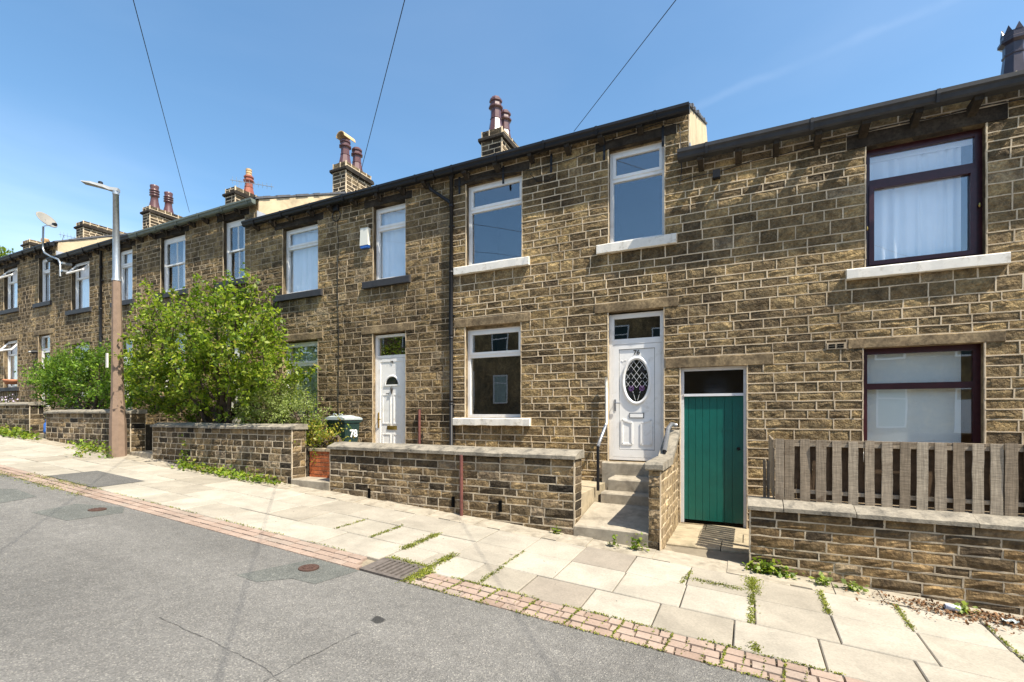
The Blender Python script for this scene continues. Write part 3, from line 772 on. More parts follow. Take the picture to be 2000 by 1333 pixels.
def shell(h, x0, x1, z0, eave, zr):
    """side and rear walls"""
    y0, y1 = D+.30, BACK-.1; e = eave-.05
    return MB().add([(x0,y0,z0),(x1,y0,z0),(x1,y1,z0),(x0,y1,z0),(x0,y0,e),(x1,y0,e),(x1,y1,e),(x0,y1,e)],
                    [(2,3,7,6)]).build('rear_wall', M['render'], h)
def gable(h, x, eave, zlow):
    """rendered flank standing above the lower neighbour's roof"""
    y0 = D+.0; b = BACK-.2; zr = eave + (RIDGE-D+.1)*.456
    prof = [(y0,zlow),(b,zlow),(b,eave),(RIDGE,zr),(y0,eave+.04)]
    MB().prism_x(prof, x-.16, x+.008).build('rendered_gable', M['render'], h)
    # verge of slates, uneven
    rr = random.Random(int(x*10)); vg = MB(); n = 18
    for k in range(n):
        a, c = D-.1+(RIDGE-D+.1)*k/n, D-.1+(RIDGE-D+.1)*(k+1)/n
        za, zc = eave+.01+(a-D+.1)*.456, eave+.01+(c-D+.1)*.456; j = rr.uniform(-.01,.015)
        vg.prism_x([(a,za+.005),(a,za+.05+j),(c,zc+.05+j),(c,zc+.005)], x-.1, x+.035+j)
    tag(vg.build('verge_slate', M['slate'], h), kind='stuff')
    # lead flashing at the foot of the flank
    MB().box(x+.012, x+.03, D-.06, D+.16, zlow+.05, zlow+.30).build('flashing', M['lead'], h)

def chimney_pot(ch, c, kind, hgt, m, n=8):
    r = .135
    if kind == 'octagon':
        pr = [(r*1.5,0),(r*1.4,.06),(r*1.0,hgt*.40),(r*1.08,hgt*.40),(r*1.08,hgt*.43),(r*.98,hgt*.44),(r*.95,hgt*.68),(r*1.35,hgt*.71),(r*1.35,hgt*.75),(r*1.05,hgt*.78),(r*1.0,hgt*.86),(r*1.22,hgt*.88),(r*1.22,hgt*.93),(r*1.0,hgt*.96),(r*.85,hgt),(r*.6,hgt),(r*.6,hgt*.9),(.0,hgt*.9)]
        o = MB().lathe(c, pr, 8, R(22)).build('chimney_pot', m, ch)
    elif kind == 'ringed':
        pr = [(r*1.45,0),(r*1.4,.04),(r*1.0,hgt*.34),(r*.92,hgt*.52)]
        for q in (.55,.65,.75): pr += [(r*1.25,hgt*q),(r*1.25,hgt*(q+.03)),(r*1.0,hgt*(q+.05)),(r*1.0,hgt*(q+.08))]
        pr += [(r*1.12,hgt*.93),(r*1.1,hgt*.98),(r*.8,hgt),(0,hgt*.99)]
        o = MB().lathe(c, pr, 16).build('chimney_pot', m, ch, True)
    elif kind == 'crown':
        pr = [(r*1.5,0),(r*1.3,.05),(r*1.05,hgt*.45),(r*1.15,hgt*.47),(r*1.15,hgt*.5),(r*1.05,hgt*.51),(r*1.05,hgt*.68),(r*1.5,hgt*.72),(r*1.5,hgt*.77),(r*1.25,hgt*.80),(r*1.25,hgt*.90),(r*.9,hgt*.9),(r*.9,hgt*.8),(0,hgt*.8)]
        mb = MB().lathe(c, pr, 8, R(22)); c = Vector(c)
        for k in range(8):
            a = 2*math.pi*(k+.5)/8+R(22); a1, a2 = a-.3, a+.3
            P = lambda ang, rr, zz: (c.x+rr*math.cos(ang), c.y+rr*math.sin(ang), c.z+zz)
            mb.add([P(a1,r*1.25,hgt*.9),P(a2,r*1.25,hgt*.9),P(a,r*1.2,hgt*1.03),P(a1,r*1.0,hgt*.9),P(a2,r*1.0,hgt*.9),P(a,r*1.05,hgt*1.03)],[(0,1,2),(5,4,3),(0,2,5,3),(2,1,4,5)])
        o = mb.build('chimney_pot', m, ch)
    return o
def chimney(h, x0, x1, y0, y1, zb, zt, seed, pots):
    rnd = random.Random(seed)
    zc = zt-.16
    core = MB().box(x0+.012, x1-.012, y0+.012, y1-.012, zb, zt-.01).build('chimney', M['mortar'], h)
    for (u0, u1, T, rot) in ((x0, x1, lambda u,n,z: (u, y0+.012-n, z), 0.0), (y0, y1, lambda u,n,z: (x1-.012+n, u, z), R(90))):
        st, beds, perps = lay(u0, u1, zb, zt, [], (.10,.13), (.2,.36), rnd)
        stones(st, T, rot, M['chimney_stone'], core, rnd, .04, 0, None, 'stone', .8); ribbons(beds, perps, T, M['mortar'], core, .03, .016, rnd)
    # oversailing course below the top
    MB().prism_x([(y0-.07,zc-.10),(y0-.07,zc-.04),(y0-.02,zc),(y1+.02,zc),(y1+.07,zc-.04),(y1+.07,zc-.10),(y1,zc-.12),(y0,zc-.12)], x0-.07, x1+.07).build('cornice', M['lintel_black'], core)
    for (fx, fy, kind, hh, mm) in pots:
        c = (x0+(x1-x0)*fx, y0+(y1-y0)*fy, zt-.02)
        MB().lathe(c, [(.19,0),(.16,.05),(.12,.06)], 10).build('flaunching', M['mortar_grey'], core)
        chimney_pot(core, c, kind, hh, M[mm])
    return core

def downpipe(h, x, ztop, zbot, hopper=None, r=.036):
    y = D-.06; m = MB().tube([(x, y, ztop), (x, y, zbot)], r, 10)
    z = ztop-.5
    while z > zbot: m.tube([(x, y, z-.03), (x, y, z+.03)], r*1.28, 10); z -= 1.25
    if hopper:
        m.lathe((x, y, ztop-.02), [(r,0),(r*1.6,.06),(r*1.8,.12)], 10)
        m.tube([hopper, (hopper[0]+.02, y, hopper[2]-.1), (x-.05, y, ztop-.42), (x, y, ztop-.46)], r*.95, 10)
    p = m.build('downpipe', M['black'], h, True)
    z = ztop-.9
    while z > zbot:
        MB().box(x-.055, x+.055, y-.01, D-.005, z-.015, z+.015).build('pipe_clip', M['black'], p); z -= 1.7
    return p
def eave_cable(h, pts, m='black', r=.006, name='cable'):
    return MB().tube(pts, r, 5).build(name, M[m], h)

GZ = lambda x: G(x, D) - .4
group_h = 'stone terraced houses'

E74 = 3.90
op74 = [(1.407,2.615,1.93,3.53), (1.379,2.60,-.50,.865), (-.93,.0,-1.68,.70)]
bl74 = [(1.20,2.80,3.53,3.72), (1.192,2.805,1.785,1.93), (1.22,2.78,.865,1.0), (1.16,2.83,-.64,-.50), (-1.14,.331,.70,.86), (.965,1.20,.865,.955)]
E76 = 4.62
A = (-4.77,-3.60,2.775,4.32); B_ = (-2.045,-1.155,2.775,4.32); C_ = (-4.79,-3.62,-.075,1.63); Dr = (-2.055,-1.163,-.78,1.655)
op76 = [A, B_, C_, Dr]
bl76 = [(-5.02,-3.45,4.32,4.47), (-2.26,-.98,4.32,4.47), (-5.0,-3.45,2.62,2.775), (-2.225,-.978,2.615,2.775), (-5.02,-3.44,1.63,1.785), (-5.02,-3.43,-.22,-.075), (-2.27,-.955,1.655,1.81), (-2.2,-1.0,-1.0,-.78)]
# numbers 74 and 76 are bonded into one another: one set of courses runs through both fronts
rs_ = random.Random(76); r_all = op74+bl74+op76+bl76; sn_ = [c for r in r_all for c in r[2:4]]
lo_ = lay(-5.10, 4.15, -2.3, E74-.02, r_all, (.106,.152), (.2,.44), rs_, sn_)
hi_ = lay(-5.10, -.80, E74-.02, E76-.02, op76+bl76, (.106,.15), (.2,.42), rs_, sn_)
pre74 = ([q for q in lo_[0] if (q[0]+q[1])/2 >= -.95], [(max(a,-.95),b,z) for a,b,z in lo_[1] if b > -.95], [q for q in lo_[2] if q[0] >= -.95])
pre76 = ([q for q in lo_[0] if (q[0]+q[1])/2 < -.95]+hi_[0], [(a,min(b,-.95),z) for a,b,z in lo_[1] if a < -.95]+hi_[1], [q for q in lo_[2] if -5.08 < q[0] < -.95]+[q for q in hi_[2] if q[0] > -5.08])

# ---------- house with maroon windows and green passage door
h = empty('terraced_house', (1.6, D, G(1.6, D)), 'stone terraced house with maroon windows and a green plank door', 'house', group_h)
op, bl = op74, bl74
front(h, -.95, 4.15, -2.3, E74, op, bl, 74, stone=M['stone_b'], pre=pre74)
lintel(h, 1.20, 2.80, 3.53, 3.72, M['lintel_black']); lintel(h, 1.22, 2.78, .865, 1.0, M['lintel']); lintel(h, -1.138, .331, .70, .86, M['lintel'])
sill(h, 1.192, 2.805, 1.785, 1.93, M['white_paint'], .085, 3, .003); sill(h, 1.16, 2.83, -.64, -.50, M['white_paint'])
# maroon upper window
def maroon_window(x0, x1, z0, z1, zt, kind):
    y0, y1 = FY+.01, FY+.09; f = MB(); w = .07
    rect_frame(f, x0, x1, z0, z1, y0, y1, w, .07, .075); f.box(x0+w, x1-w, y0, y1, zt-.04, zt+.04)
    win = f.build('window', M['maroon'], h)
    s = MB(); rect_frame(s, x0+w-.01, x1-w+.01, z0+.05, zt-.03, y0-.02, y0+.04, .055)
    if kind == 'curtain': s.build('casement', M['maroon'], win)
    pane(win, x0+w, x1-w, z0+.06, zt-.03, y0+.03); pane(win, x0+w, x1-w, zt+.03, z1-.07, y0+.03)
    room(win, x0, x1, z0, z1, y1+.003, M['pale_room'])
    if kind == 'curtain':
        curtain(win, x0+.05, x0+.62, z0+.05, z1-.12, y1+.05, M['curtain'], 4, .020, 5); curtain(win, x0+.58, x1-.16, z0+.05, z1-.12, y1+.06, M['curtain'], 4, .022, 9)
        for zz in (2.35, 2.98):
            for xx in (x0-.004, x1-.05):
                pass
        MB().box(x0+.06, x1-.06, y1+.02, y1+.04, z1-.13, z1-.06).build('curtain_rail', M['curtain'], win)
        for xx, zz in ((x0+.035, z0+.52), (x1-.035, z0+.62)):
            MB().lathe((xx, y0-.03, zz), [(.008,0),(.014,.02),(.008,.05)], 8).build('handle', M['brass'], win)
    else:
        MB().box(x0+.03, x1-.16, y1+.012, y1+.017, z0+.02, z1-.05).build('blind', M['blind'], win)
    return win
maroon_window(1.407, 2.615, 1.93, 3.53, 3.08, 'curtain'); maroon_window(1.379, 2.60, -.50, .865, .36, 'blind')
# air brick
ab = MB().box(.972, 1.195, D-.030, D+.05, .870, .952)
ao = ab.build('air_brick', M['mortar'], h)
for zz in (.885, .915):
    for xx in (.995, 1.09): MB().box(xx, xx+.075, D-.034, D-.029, zz, zz+.022).build('slot', M['void'], ao)
# green plank door in a white frame
f = MB(); y0 = D+.06; rect_frame(f, -.93, .0, -1.68, .70, y0, y0+.09, .05, .0, .05); f.box(-.88,-.05,y0-.01,y0+.09,.262,.30)
door = f.build('passage_door', M['white_wood'], h)
pane(door, -.88, -.05, .30, .65, y0+.04, M['glass_dim'], 'fanlight'); room(door, -.9, -.03, .25, .68, y0+.1, M['dark_room'], .6)
xs = [-.88,-.815,-.715,-.612,-.512,-.41,-.305,-.20,-.05]
for a, b in zip(xs, xs[1:]):
    MB().prism_x([(y0+.03,-1.63),(y0+.03,.258),(y0+.072,.258),(y0+.072,-1.63)], a+.002, b-.002).build('plank', M['green'], door)
MB().box(-.88,-.05,y0+.074,y0+.085,-1.64,.26).build('door_back', M['black'], door)
MB().box(-.325,-.125,y0+.022,y0+.032,-.255,-.222).build('letter_plate', M['green'], door)
MB().lathe((-.115,y0+.03,-.50),[(.0,0)],8) if False else None
kn = MB(); kn.tube([(-.115,y0+.03,-.52),(-.115,y0-.005,-.52),(-.115,y0-.02,-.52),(-.115,y0-.035,-.52)],[.012,.012,.026,.018],10); kn.build('knob', M['black'], door, True)
# eaves
gutter(h, -.93, 4.15, E74, M['gutter74'], .34, .135, .17, 1.3); corbels(h, -.9, 4.15, E74-.135, .31, random.Random(3), .52)
roof(h, -.95, 4.15, E74); shell(h, -.95, 4.15, -2.3, E74, 0)
pts = [(-.95+.17*i, D-.035, 3.555 + .012*math.sin(i*1.3) + (.0 if i < 6 else .0)) for i in range(31)]
eave_cable(h, [(p[0], p[1], p[2]+.012*i if i < 14 else p[2]+.168) for i, p in enumerate(pts)])
MB().box(-.46,-.36,D-.09,D-.01,3.48,3.60).build('junction_box', M['black'], h)
chimney(h, 3.90, 4.7, 10.55, 11.75, 4.6, 5.52, 741, [(.08,.2,'crown',.84,'pot_violet'),(.6,.75,'crown',.84,'pot_violet')])
MB().box(3.98, 4.76, 10.9, 11.8, 5.46, 5.74).build('lead_cap', M['gutter74'], h)

# ---------- house 76: white windows, oval-glass door
h = empty('terraced_house', (-3.0, D, G(-3.0, D)), 'stone terraced house with white painted sills and a white oval-glass door', 'house', group_h)
op, bl = op76, bl76
front(h, -5.10, -.80, -2.2, E76, op, bl, 76, x1_low=-.95, z_low=E74+.06, stone=M['stone'], pre=pre76)
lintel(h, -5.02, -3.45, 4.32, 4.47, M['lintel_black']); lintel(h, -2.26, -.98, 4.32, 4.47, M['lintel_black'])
lintel(h, -5.02, -3.44, 1.63, 1.785, M['lintel']); lintel(h, -2.27, -.955, 1.655, 1.81, M['lintel'])
sill(h, -5.0, -3.45, 2.62, 2.775, M['white_paint'], .08, 5, .004); sill(h, -2.225, -.978, 2.615, 2.775, M['white_paint'], .08, 6, .004); sill(h, -5.02, -3.43, -.22, -.075, M['white_paint'], .08, 7, .006)
upvc_window(h, *A[:2], A[2], A[3]-.02, 3.83); upvc_window(h, *B_[:2], B_[2], B_[3]-.02, 3.84); upvc_window(h, *C_[:2], C_[2], C_[3]-.05, 1.08)
for (a, b, lo, hi) in (A, B_, C_): MB().box(a, b, FY-.03, FY+.05, hi-.05 if hi < 2 else hi-.02, hi-.001).build('head_board', M['jamb'], h)
def door76(h):
    x0, x1, z0, z1 = Dr; z0 += .02; z1 -= .03; y0 = FY-.02; y1 = FY+.06; zt = 1.17
    f = MB(); w = .06; rect_frame(f, x0, x1, z0, z1, y0, y1, w, .045, .055); f.box(x0+w, x1-w, y0, y1, zt-.04, zt+.03)
    d = f.build('front_door', M['upvc'], h)
    pane(d, x0+w+.012, x1-w-.012, zt+.045, z1-.07, y0+.03, None, 'fanlight'); room(d, x0, x1, zt-.02, z1, y1+.01, None, .8)
    ff = MB(); rect_frame(ff, x0+w, x1-w, zt+.03, z1-.055, y0+.005, y0+.045, .018); ff.build('fanlight_bead', M['upvc'], d)
    a, b, lo, hi = x0+w+.004, x1-w-.004, z0+.05, zt-.045
    leaf = MB(); rect_frame(leaf, a, b, lo, hi, y0+.004, y0+.05, .095, .12, .075)
    leaf.box(a+.095, b-.095, y0+.018, y0+.05, lo+.12, hi-.075); leaf.build('door_leaf', M['upvc'], d)
    g = MB(); rect_frame(g, a+.093, b-.093, lo+.118, hi-.073, y0+.0160, y0+.0175, .009); g.build('gasket', M['black'], d)
    cx, cz, rx, rz = (a+b)/2, .53, .184, .338
    e = MB(); ellipse_ring(e, cx, cz, rx+.062, rz+.062, .062, y0-.008, y0+.019); ring = e.build('oval_moulding', M['upvc'], d, True)
    oval(MB(), cx, cz, rx, rz, y0+.010, y0+.0165).build('oval_glass', M['glass_door'], d)
    oval(MB(), cx, cz, rx, rz, y0+.0172, y0+.0178).build('oval_backing', M['bin_green'], d)
    ld = MB(); yl0, yl1 = y0+.0075, y0+.0098; inside = lambda x, z: ((x-cx)/rx)**2+((z-cz)/rz)**2 < .98
    for k in range(-5, 6):
        for s in (-1, 1):
            pts = []
            for t in range(41):
                x = cx-rx+2*rx*t/40; z = cz + .13 + k*.122 + s*(x-cx)*1.35
                if inside(x, z) and z > cz-.12: pts.append((x, z))
            if len(pts) > 1: bar2(ld, pts[0], pts[-1], .0042, yl0, yl1)
    for s in (-1, 1):
        bar2(ld, (cx+s*.016, cz-.32), (cx+s*.06, cz-.17), .0045, yl0, yl1)
    ld.build('lead_lattice', M['white_ink'], d)
    def leaf_shape(px, pz, L, ang, wd, m, nm):
        ca, sa = math.cos(ang), math.sin(ang)
        prof = [(0,0),(L*.3,wd),(L*.7,wd*.8),(L,0),(L*.7,-wd*.8),(L*.3,-wd)]
        MB().prism_y([(px+ca*x-sa*z, pz+sa*x+ca*z) for x, z in prof], y0+.005, y0+.0072).build(nm, m, d)
    for s in (-1, 1):
        for k in range(5): leaf_shape(cx+s*.09, cz+.165, .052, math.pi/2+s*(-.3+k*1.26), .015, M['black'], 'glass_petal')
        for k in range(3): leaf_shape(cx+s*.088, cz+.0, .05, math.pi/2-s*(-.9+k*.9), .015, M['black'], 'glass_leaf')
        for k in range(3): leaf_shape(cx+s*(.04+.026*k), cz-.215+.01*k, .038, s*.4+(0 if s > 0 else math.pi), .009, M['black'], 'glass_leaf')
        rs = MB(); ellipse_ring(rs, cx+s*.085, cz-.125, .042, .042, .008, y0+.004, y0+.0072, 16); ellipse_ring(rs, cx+s*.085, cz-.125, .022, .022, .007, y0+.004, y0+.0072, 12); rs.build('glass_rose', M['petal'], d)
    lb = MB(); rect_frame(lb, cx-.115, cx+.115, -.045-.028, .01, y0+.006, y0+.02, .007); lb.build('letterbox_rim', M['black'], d)
    MB().box(cx-.107, cx+.107, y0+.008, y0+.02, -.065, .002).build('letterbox_flap', M['upvc'], d)
    for s in (-1, 1):      # lower panels with swept tops
        p = MB(); o, i_ = cx+s*.235, cx+s*.075
        if s < 0: prof = [(o,-.10),(i_,-.155),(i_,-.50),(o,-.50)]
        else: prof = [(i_,-.155),(o,-.10),(o,-.50),(i_,-.50)]
        for q in range(4):
            bar2(p, prof[q], prof[(q+1)%4], .028, y0+.007, y0+.02)
        p.build('panel_moulding', M['upvc'], d)
        sc = MB()
        for zz, f2 in ((.86, -1), (.17, 1)):
            for t in range(8):
                x_a = cx+s*(.17+.010*t); bar2(sc, (x_a, zz+.012*math.sin(t*.9)), (x_a+s*.010, zz+.012*math.sin((t+1)*.9)), .008, y0+.013, y0+.019)
        sc.build('scroll', M['upvc'], d)
    hd = MB(); hd.box(a+.02, a+.05, y0-.004, y0+.006, .04, .23); hd.tube([(a+.035, y0-.005, .175), (a+.035, y0-.045, .175), (a+.13, y0-.045, .168)], .009, 8); hd.build('handle', M['grey_metal'], d)
    text_mesh('house_number', '76', .105, (cx, y0+.014, .985), M['ink'], d, .003, (R(90),0,0), .002)
door76(h)
gutter(h, -5.35, -.775, E76, M['black'], .235, .115, .13, .92); corbels(h, -5.0, -.85, E76-.11, .22, random.Random(5), .62)
x = -4.9
while x < -.9:
    MB().box(x-.018, x+.018, D-.03, D-.012, E76-.46, E76-.14).build('gutter_strap', M['black'], h); x += .93
roof(h, -5.10, -.80, E76); shell(h, -5.1, -.8, -2.2, E76, 0); gable(h, -.80, E76, E74-.1)
downpipe(h, -5.06, E76-.16, -1.1, (-5.56, D-.12, E76-.16))
eave_cable(h, [(-5.0, D-.03, 4.28), (-4.4,D-.045,4.40), (-3.3,D-.04,4.26), (-2.6,D-.04,4.30), (-1.9,D-.04,4.47), (-1.2,D-.04,4.52), (-.93,D-.04,4.42), (-.90,D-.04,3.7), (-.93,D-.04,3.5)])
eave_cable(h, [(-3.44,D-.02,4.22), (-3.3,D-.03,4.06), (-3.1,D-.03,4.02), (-2.95,D-.03,4.12)])
chimney(h, -6.02, -5.45, 10.6, 11.6, 5.2, 7.10, 761, [(.5,.22,'octagon',.92,'pot'),(.5,.72,'octagon',.86,'pot')])
eave_cable(h, [(-5.12,D-.03,3.0), (-5.13,D-.03,1.6), (-5.0,D-.03,-.4), (-5.05,D-.03,-1.1)], 'black', .006)

# ---------- the other houses to the left, one builder
def left_house(x0, x1, dx, dz, eave, seed, label, style, limit, gut, x_top=None, low=None, stepped=None):
    h = empty('terraced_house', ((x0+x1)/2, D, G((x0+x1)/2, D)), label, 'house', group_h)
    A = (-9.78+dx,-8.62+dx,2.775+dz,4.32+dz); B = (-7.04+dx,-6.18+dx,2.775+dz,4.32+dz); Cw = (-9.78+dx,-8.63+dx,-.075+dz,1.67+dz); Dd = (-7.05+dx,-6.18+dx,-.80+dz,1.67+dz)
    bl = [(A[0]-.25,A[1]+.17,4.32+dz,4.47+dz),(B[0]-.22,B[1]+.16,4.32+dz,4.47+dz),(A[0]-.24,A[1]+.15,2.62+dz,2.775+dz),(B[0]-.24,B[1]+.13,2.62+dz,2.775+dz),
          (Cw[0]-.24,Cw[1]+.16,1.67+dz,1.82+dz),(Cw[0]-.22,Cw[1]+.15,-.22+dz,-.075+dz),(Dd[0]-.3,Dd[1]+.22,1.67+dz,1.83+dz),(Dd[0]-.05,Dd[1]+.05,-.95+dz,-.80+dz)]
    xr = x1
    rects = list(bl)
    kw = {}
    if x_top is not None: xr = x_top; kw = dict(x1_low=x1, z_low=low)
    front(h, x0, xr, -2.0+dz*.6, eave, [A,B,Cw,Dd], rects, seed, (.108,.155), (.2,.42), limit, M['mortar_far'], .019, .013, M['stone_c'], **kw)
    for q, r_ in enumerate(bl):
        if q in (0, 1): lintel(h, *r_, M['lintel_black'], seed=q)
        elif q in (4, 6): lintel(h, *r_, M['lintel'], seed=q)
        elif q == 7: coarse_block('doorstep', M['concrete'], h, r_[0], r_[1], D-.18, D+.1, r_[2], r_[3], .015, 0, .004)
        else: sill(h, *r_, M['black_sill'], .075, q)
    if style == 78:
        upvc_window(h, A[0],A[1],A[2],A[3]-.02,3.86+dz,('full',M['curtain_blue']),seed=1); upvc_window(h, B[0],B[1],B[2],B[3]-.02,3.86+dz,('full',M['curtain_blue']),seed=2)
        upvc_window(h, Cw[0],Cw[1],Cw[2],Cw[3]-.03,1.13+dz,('full',M['curtain_green']),seed=3)
    elif style == 80:
        sash_window(h, A[0],A[1],A[2],A[3]-.02,M['curtain_blue'],1); sash_window(h, B[0],B[1],B[2],B[3]-.02,M['curtain_blue'],2)
        sash_window(h, Cw[0],Cw[1],Cw[2],Cw[3]-.02,M['curtain_blue'],3)
    else:
        upvc_window(h, A[0],A[1],A[2],A[3]-.02,3.80+dz,('full',M['curtain']),style in (82,84),seed=4); upvc_window(h, B[0],B[1],B[2],B[3]-.02,3.84+dz,('full',M['curtain_blue']),seed=5)
        upvc_window(h, Cw[0],Cw[1],Cw[2],Cw[3]-.03,1.13+dz,('full',M['curtain_blue']),style == 84,seed=6)
    # door
    a, b, lo, hi = Dd; y0, y1 = FY-.02, FY+.06; zt = 1.18+dz; f = MB(); w = .055
    rect_frame(f, a, b, lo, hi-.03, y0, y1, w, .04, .05); f.box(a+w, b-w, y0, y1, zt-.03, zt+.03)
    d = f.build('front_door', M['upvc'], h)
    pane(d, a+w, b-w, zt+.03, hi-.08, y0+.03, None, 'fanlight'); room(d, a, b, zt-.02, hi, y1+.01, None, .8)
    l0, l1 = a+w+.004, b-w-.004
    if style == 84:     # dark open doorway glass
        pane(d, l0+.08, l1-.08, lo+.15, zt-.1, y0+.02, M['glass_dim'], 'door_glass'); lf = MB(); rect_frame(lf, l0, l1, lo+.04, zt-.035, y0+.005, y0+.05, .08); lf.build('door_leaf', M['upvc'], d); room(d, a, b, lo, zt, y1+.012, None, .8)
    else:
        lf = MB().box(l0, l1, y0+.012, y0+.05, lo+.04, zt-.035); rect_frame(lf, l0, l1, lo+.04, zt-.035, y0+.002, y0+.014, .075, .1, .07); lf.build('door_leaf', M['upvc'], d)
        cx = (l0+l1)/2
        fan = MB(); oval(fan, cx, .60+dz, .155, .155, y0+.002, y0+.010, 16, 0, math.pi); fan.build('fan_glass', M['glass_dim'], d)
        fr_ = MB(); ellipse_ring(fr_, cx, .60+dz, .20, .20, .045, y0-.004, y0+.013, 18, 0, math.pi); bar2(fr_, (cx-.2,.585+dz), (cx+.2,.585+dz), .03, y0-.003, y0+.013); fr_.build('fan_moulding', M['upvc'], d)
        MB().box(cx-.16, cx+.16, y0+.0108, y0+.0118, .5+dz, .8+dz).build('fan_backing', M['black'], d) if False else None
        for s in (-1, 1):
            for (za, zb) in ((.40,-.22),(-.42,-.68)):
                p = MB(); rect_frame(p, min(cx+s*.03,cx+s*.26), max(cx+s*.03,cx+s*.26), zb+dz if zb > -.6 else lo+.16, za+dz, y0+.004, y0+.013, .022); p.build('panel_moulding', M['upvc'], d)
        MB().box(cx-.125, cx+.125, y0+.0, y0+.013, -.335+dz, -.255+dz).build('letterbox', M['brass'] if style == 78 else M['grey_metal'], d)
        if style == 78: MB().box(cx-.10, cx+.10, y0-.003, y0+.0, -.315+dz, -.275+dz).build('letterbox_flap', M['brass'], d)
        kn = MB().lathe((cx, y0-.006, .40+dz), [(.006,0),(.02,.06),(.032,.10),(.026,.13),(.012,.15)], 8); kn.build('knocker', M['ink'], d)
        hd = MB(); hd.box(l0+.012, l0+.042, y0-.008, y0+.004, -.30+dz, .02+dz); hd.tube([(l0+.028,y0-.008,-.12+dz),(l0+.028,y0-.045,-.12+dz),(l0+.12,y0-.045,-.125+dz)], .009, 8); hd.build('handle', M['brass'] if style == 78 else M['grey_metal'], d)
        if style == 78:
            text_mesh('house_number', '78', .07, (cx, y0+.0, 1.065+dz), M['ink'], d, .003)
            MB().box(cx-.16, cx-.08, y0+.009, y0+.013, .40+dz, .42+dz).build('sticker', M['ink'], d)
    gutter(h, x0-(.02 if x_top is None else .02), (xr+.03 if x_top is not None else x1+(-.27 if style == 78 else .0)), eave, gut, .235, .115, .13, .95)
    corbels(h, x0+.05, xr-.02, eave-.11, .22, random.Random(seed+1), .62)
    zr = roof(h, x0, xr, eave); shell(h, x0, xr, -2, eave, zr)
    if x_top is not None: gable(h, xr, eave, low-.1)
    return h
# 78
h78 = left_house(-10.92, -5.10, 0, 0, E76, 78, 'stone terraced house with black sills behind the green wheelie bin', 78, 300, M['black'])
chimney(h78, -11.12, -10.60, 10.6, 11.65, 5.2, 7.44, 781, [(.5,.22,'octagon',.80,'pot'),(.5,.68,'octagon',.78,'pot')])
c0 = Vector((-10.86, 10.83, 8.22)); cowl = MB(); n = 10
for k in range(n):     # half-round hood on the front pot
    a0, a1 = math.pi*k/n, math.pi*(k+1)/n; r0 = .15
    q = [(c0.x+r0*math.cos(a), c0.z+r0*math.sin(a)) for a in (a0, a1)]; q2 = [(c0.x+(r0+.02)*math.cos(a), c0.z+(r0+.02)*math.sin(a)) for a in (a0, a1)]
    cowl.prism_y([q[0], q2[0], q2[1], q[1]], c0.y-.2, c0.y+.25)
cowl.build('cowl', M['pot_buff'], h78)
eave_cable(h78, [(-10.6,D-.03,4.42),(-9.8,D-.035,4.40),(-8.4,D-.035,4.46),(-7.6,D-.035,4.44),(-6.2,D-.04,4.52),(-5.5,D-.04,4.40)])
eave_cable(h78, [(-8.05,D-.025,4.35),(-8.0,D-.025,3.8),(-8.02,D-.025,2.6),(-7.98,D-.025,1.6),(-8.0,D-.025,.2),(-7.95,D-.025,-.8)], 'black', .006)
ring = MB(); cc = at(657, 420, D-.04)
for k in range(24):
    a0, a1 = 2*math.pi*k/24, 2*math.pi*(k+1)/24
    ring.tube([(cc.x+.115*math.cos(a0), D-.04, cc.z-.02+.12*math.sin(a0)), (cc.x+.115*math.cos(a1), D-.04, cc.z-.02+.12*math.sin(a1))], .010, 5, False)
ring.build('coiled_cable', M['black'], h78); MB().box(cc.x-.06, cc.x+.06, D-.09, D-.01, cc.z+.08, cc.z+.22).build('junction_box', M['black'], h78)
p0 = at(819, 800, D-.05); p1 = at(819, 868, D-.05); MB().tube([(p0.x, D-.05, p0.z), (p0.x, D-.05, p1.z-.35)], .026, 10).build('vent_pipe', M['red_pipe'], h78)
MB().tube([(-5.75,D-.03,-.35),(-5.76,D-.03,-.6),(-5.72,D-.03,-1.0)], .007, 5).build('cable', M['black'], h78)
# 80
E80 = 5.13
h80 = left_house(-15.9, -10.92, -4.93, .565, E80, 80, 'stone terraced house with sliding sash windows behind the large lime-green tree', 80, 300, M['gutter_green'], -10.62, E76+.06)
chimney(h80, -16.15, -15.62, 10.6, 11.7, 5.8, 7.73, 801, [(.5,.62,'octagon',.72,'pot_red')])
c0 = (-15.885, 10.6+1.1*.62, 7.73+.66); MB().lathe(c0, [(.10,0),(.10,.08),(.085,.085),(.085,.11),(.10,.115),(.10,.17),(.085,.175),(.085,.20),(.10,.205),(.10,.26),(.05,.28)], 12).build('pot_insert', M['pot_buff'], h80)
# 82
h82 = left_house(-20.78, -15.9, -9.93, .565, E80, 82, 'stone terraced house behind the street lamp with an open vent upstairs', 82, 300, M['black'])
chimney(h82, -21.2, -20.72, 10.6, 12.2, 5.8, 8.04, 821, [(.5,.18,'ringed',.95,'pot'),(.5,.5,'ringed',.88,'pot')])
downpipe(h82, at(197, 480, D-.06).x, E80-.16, .0)
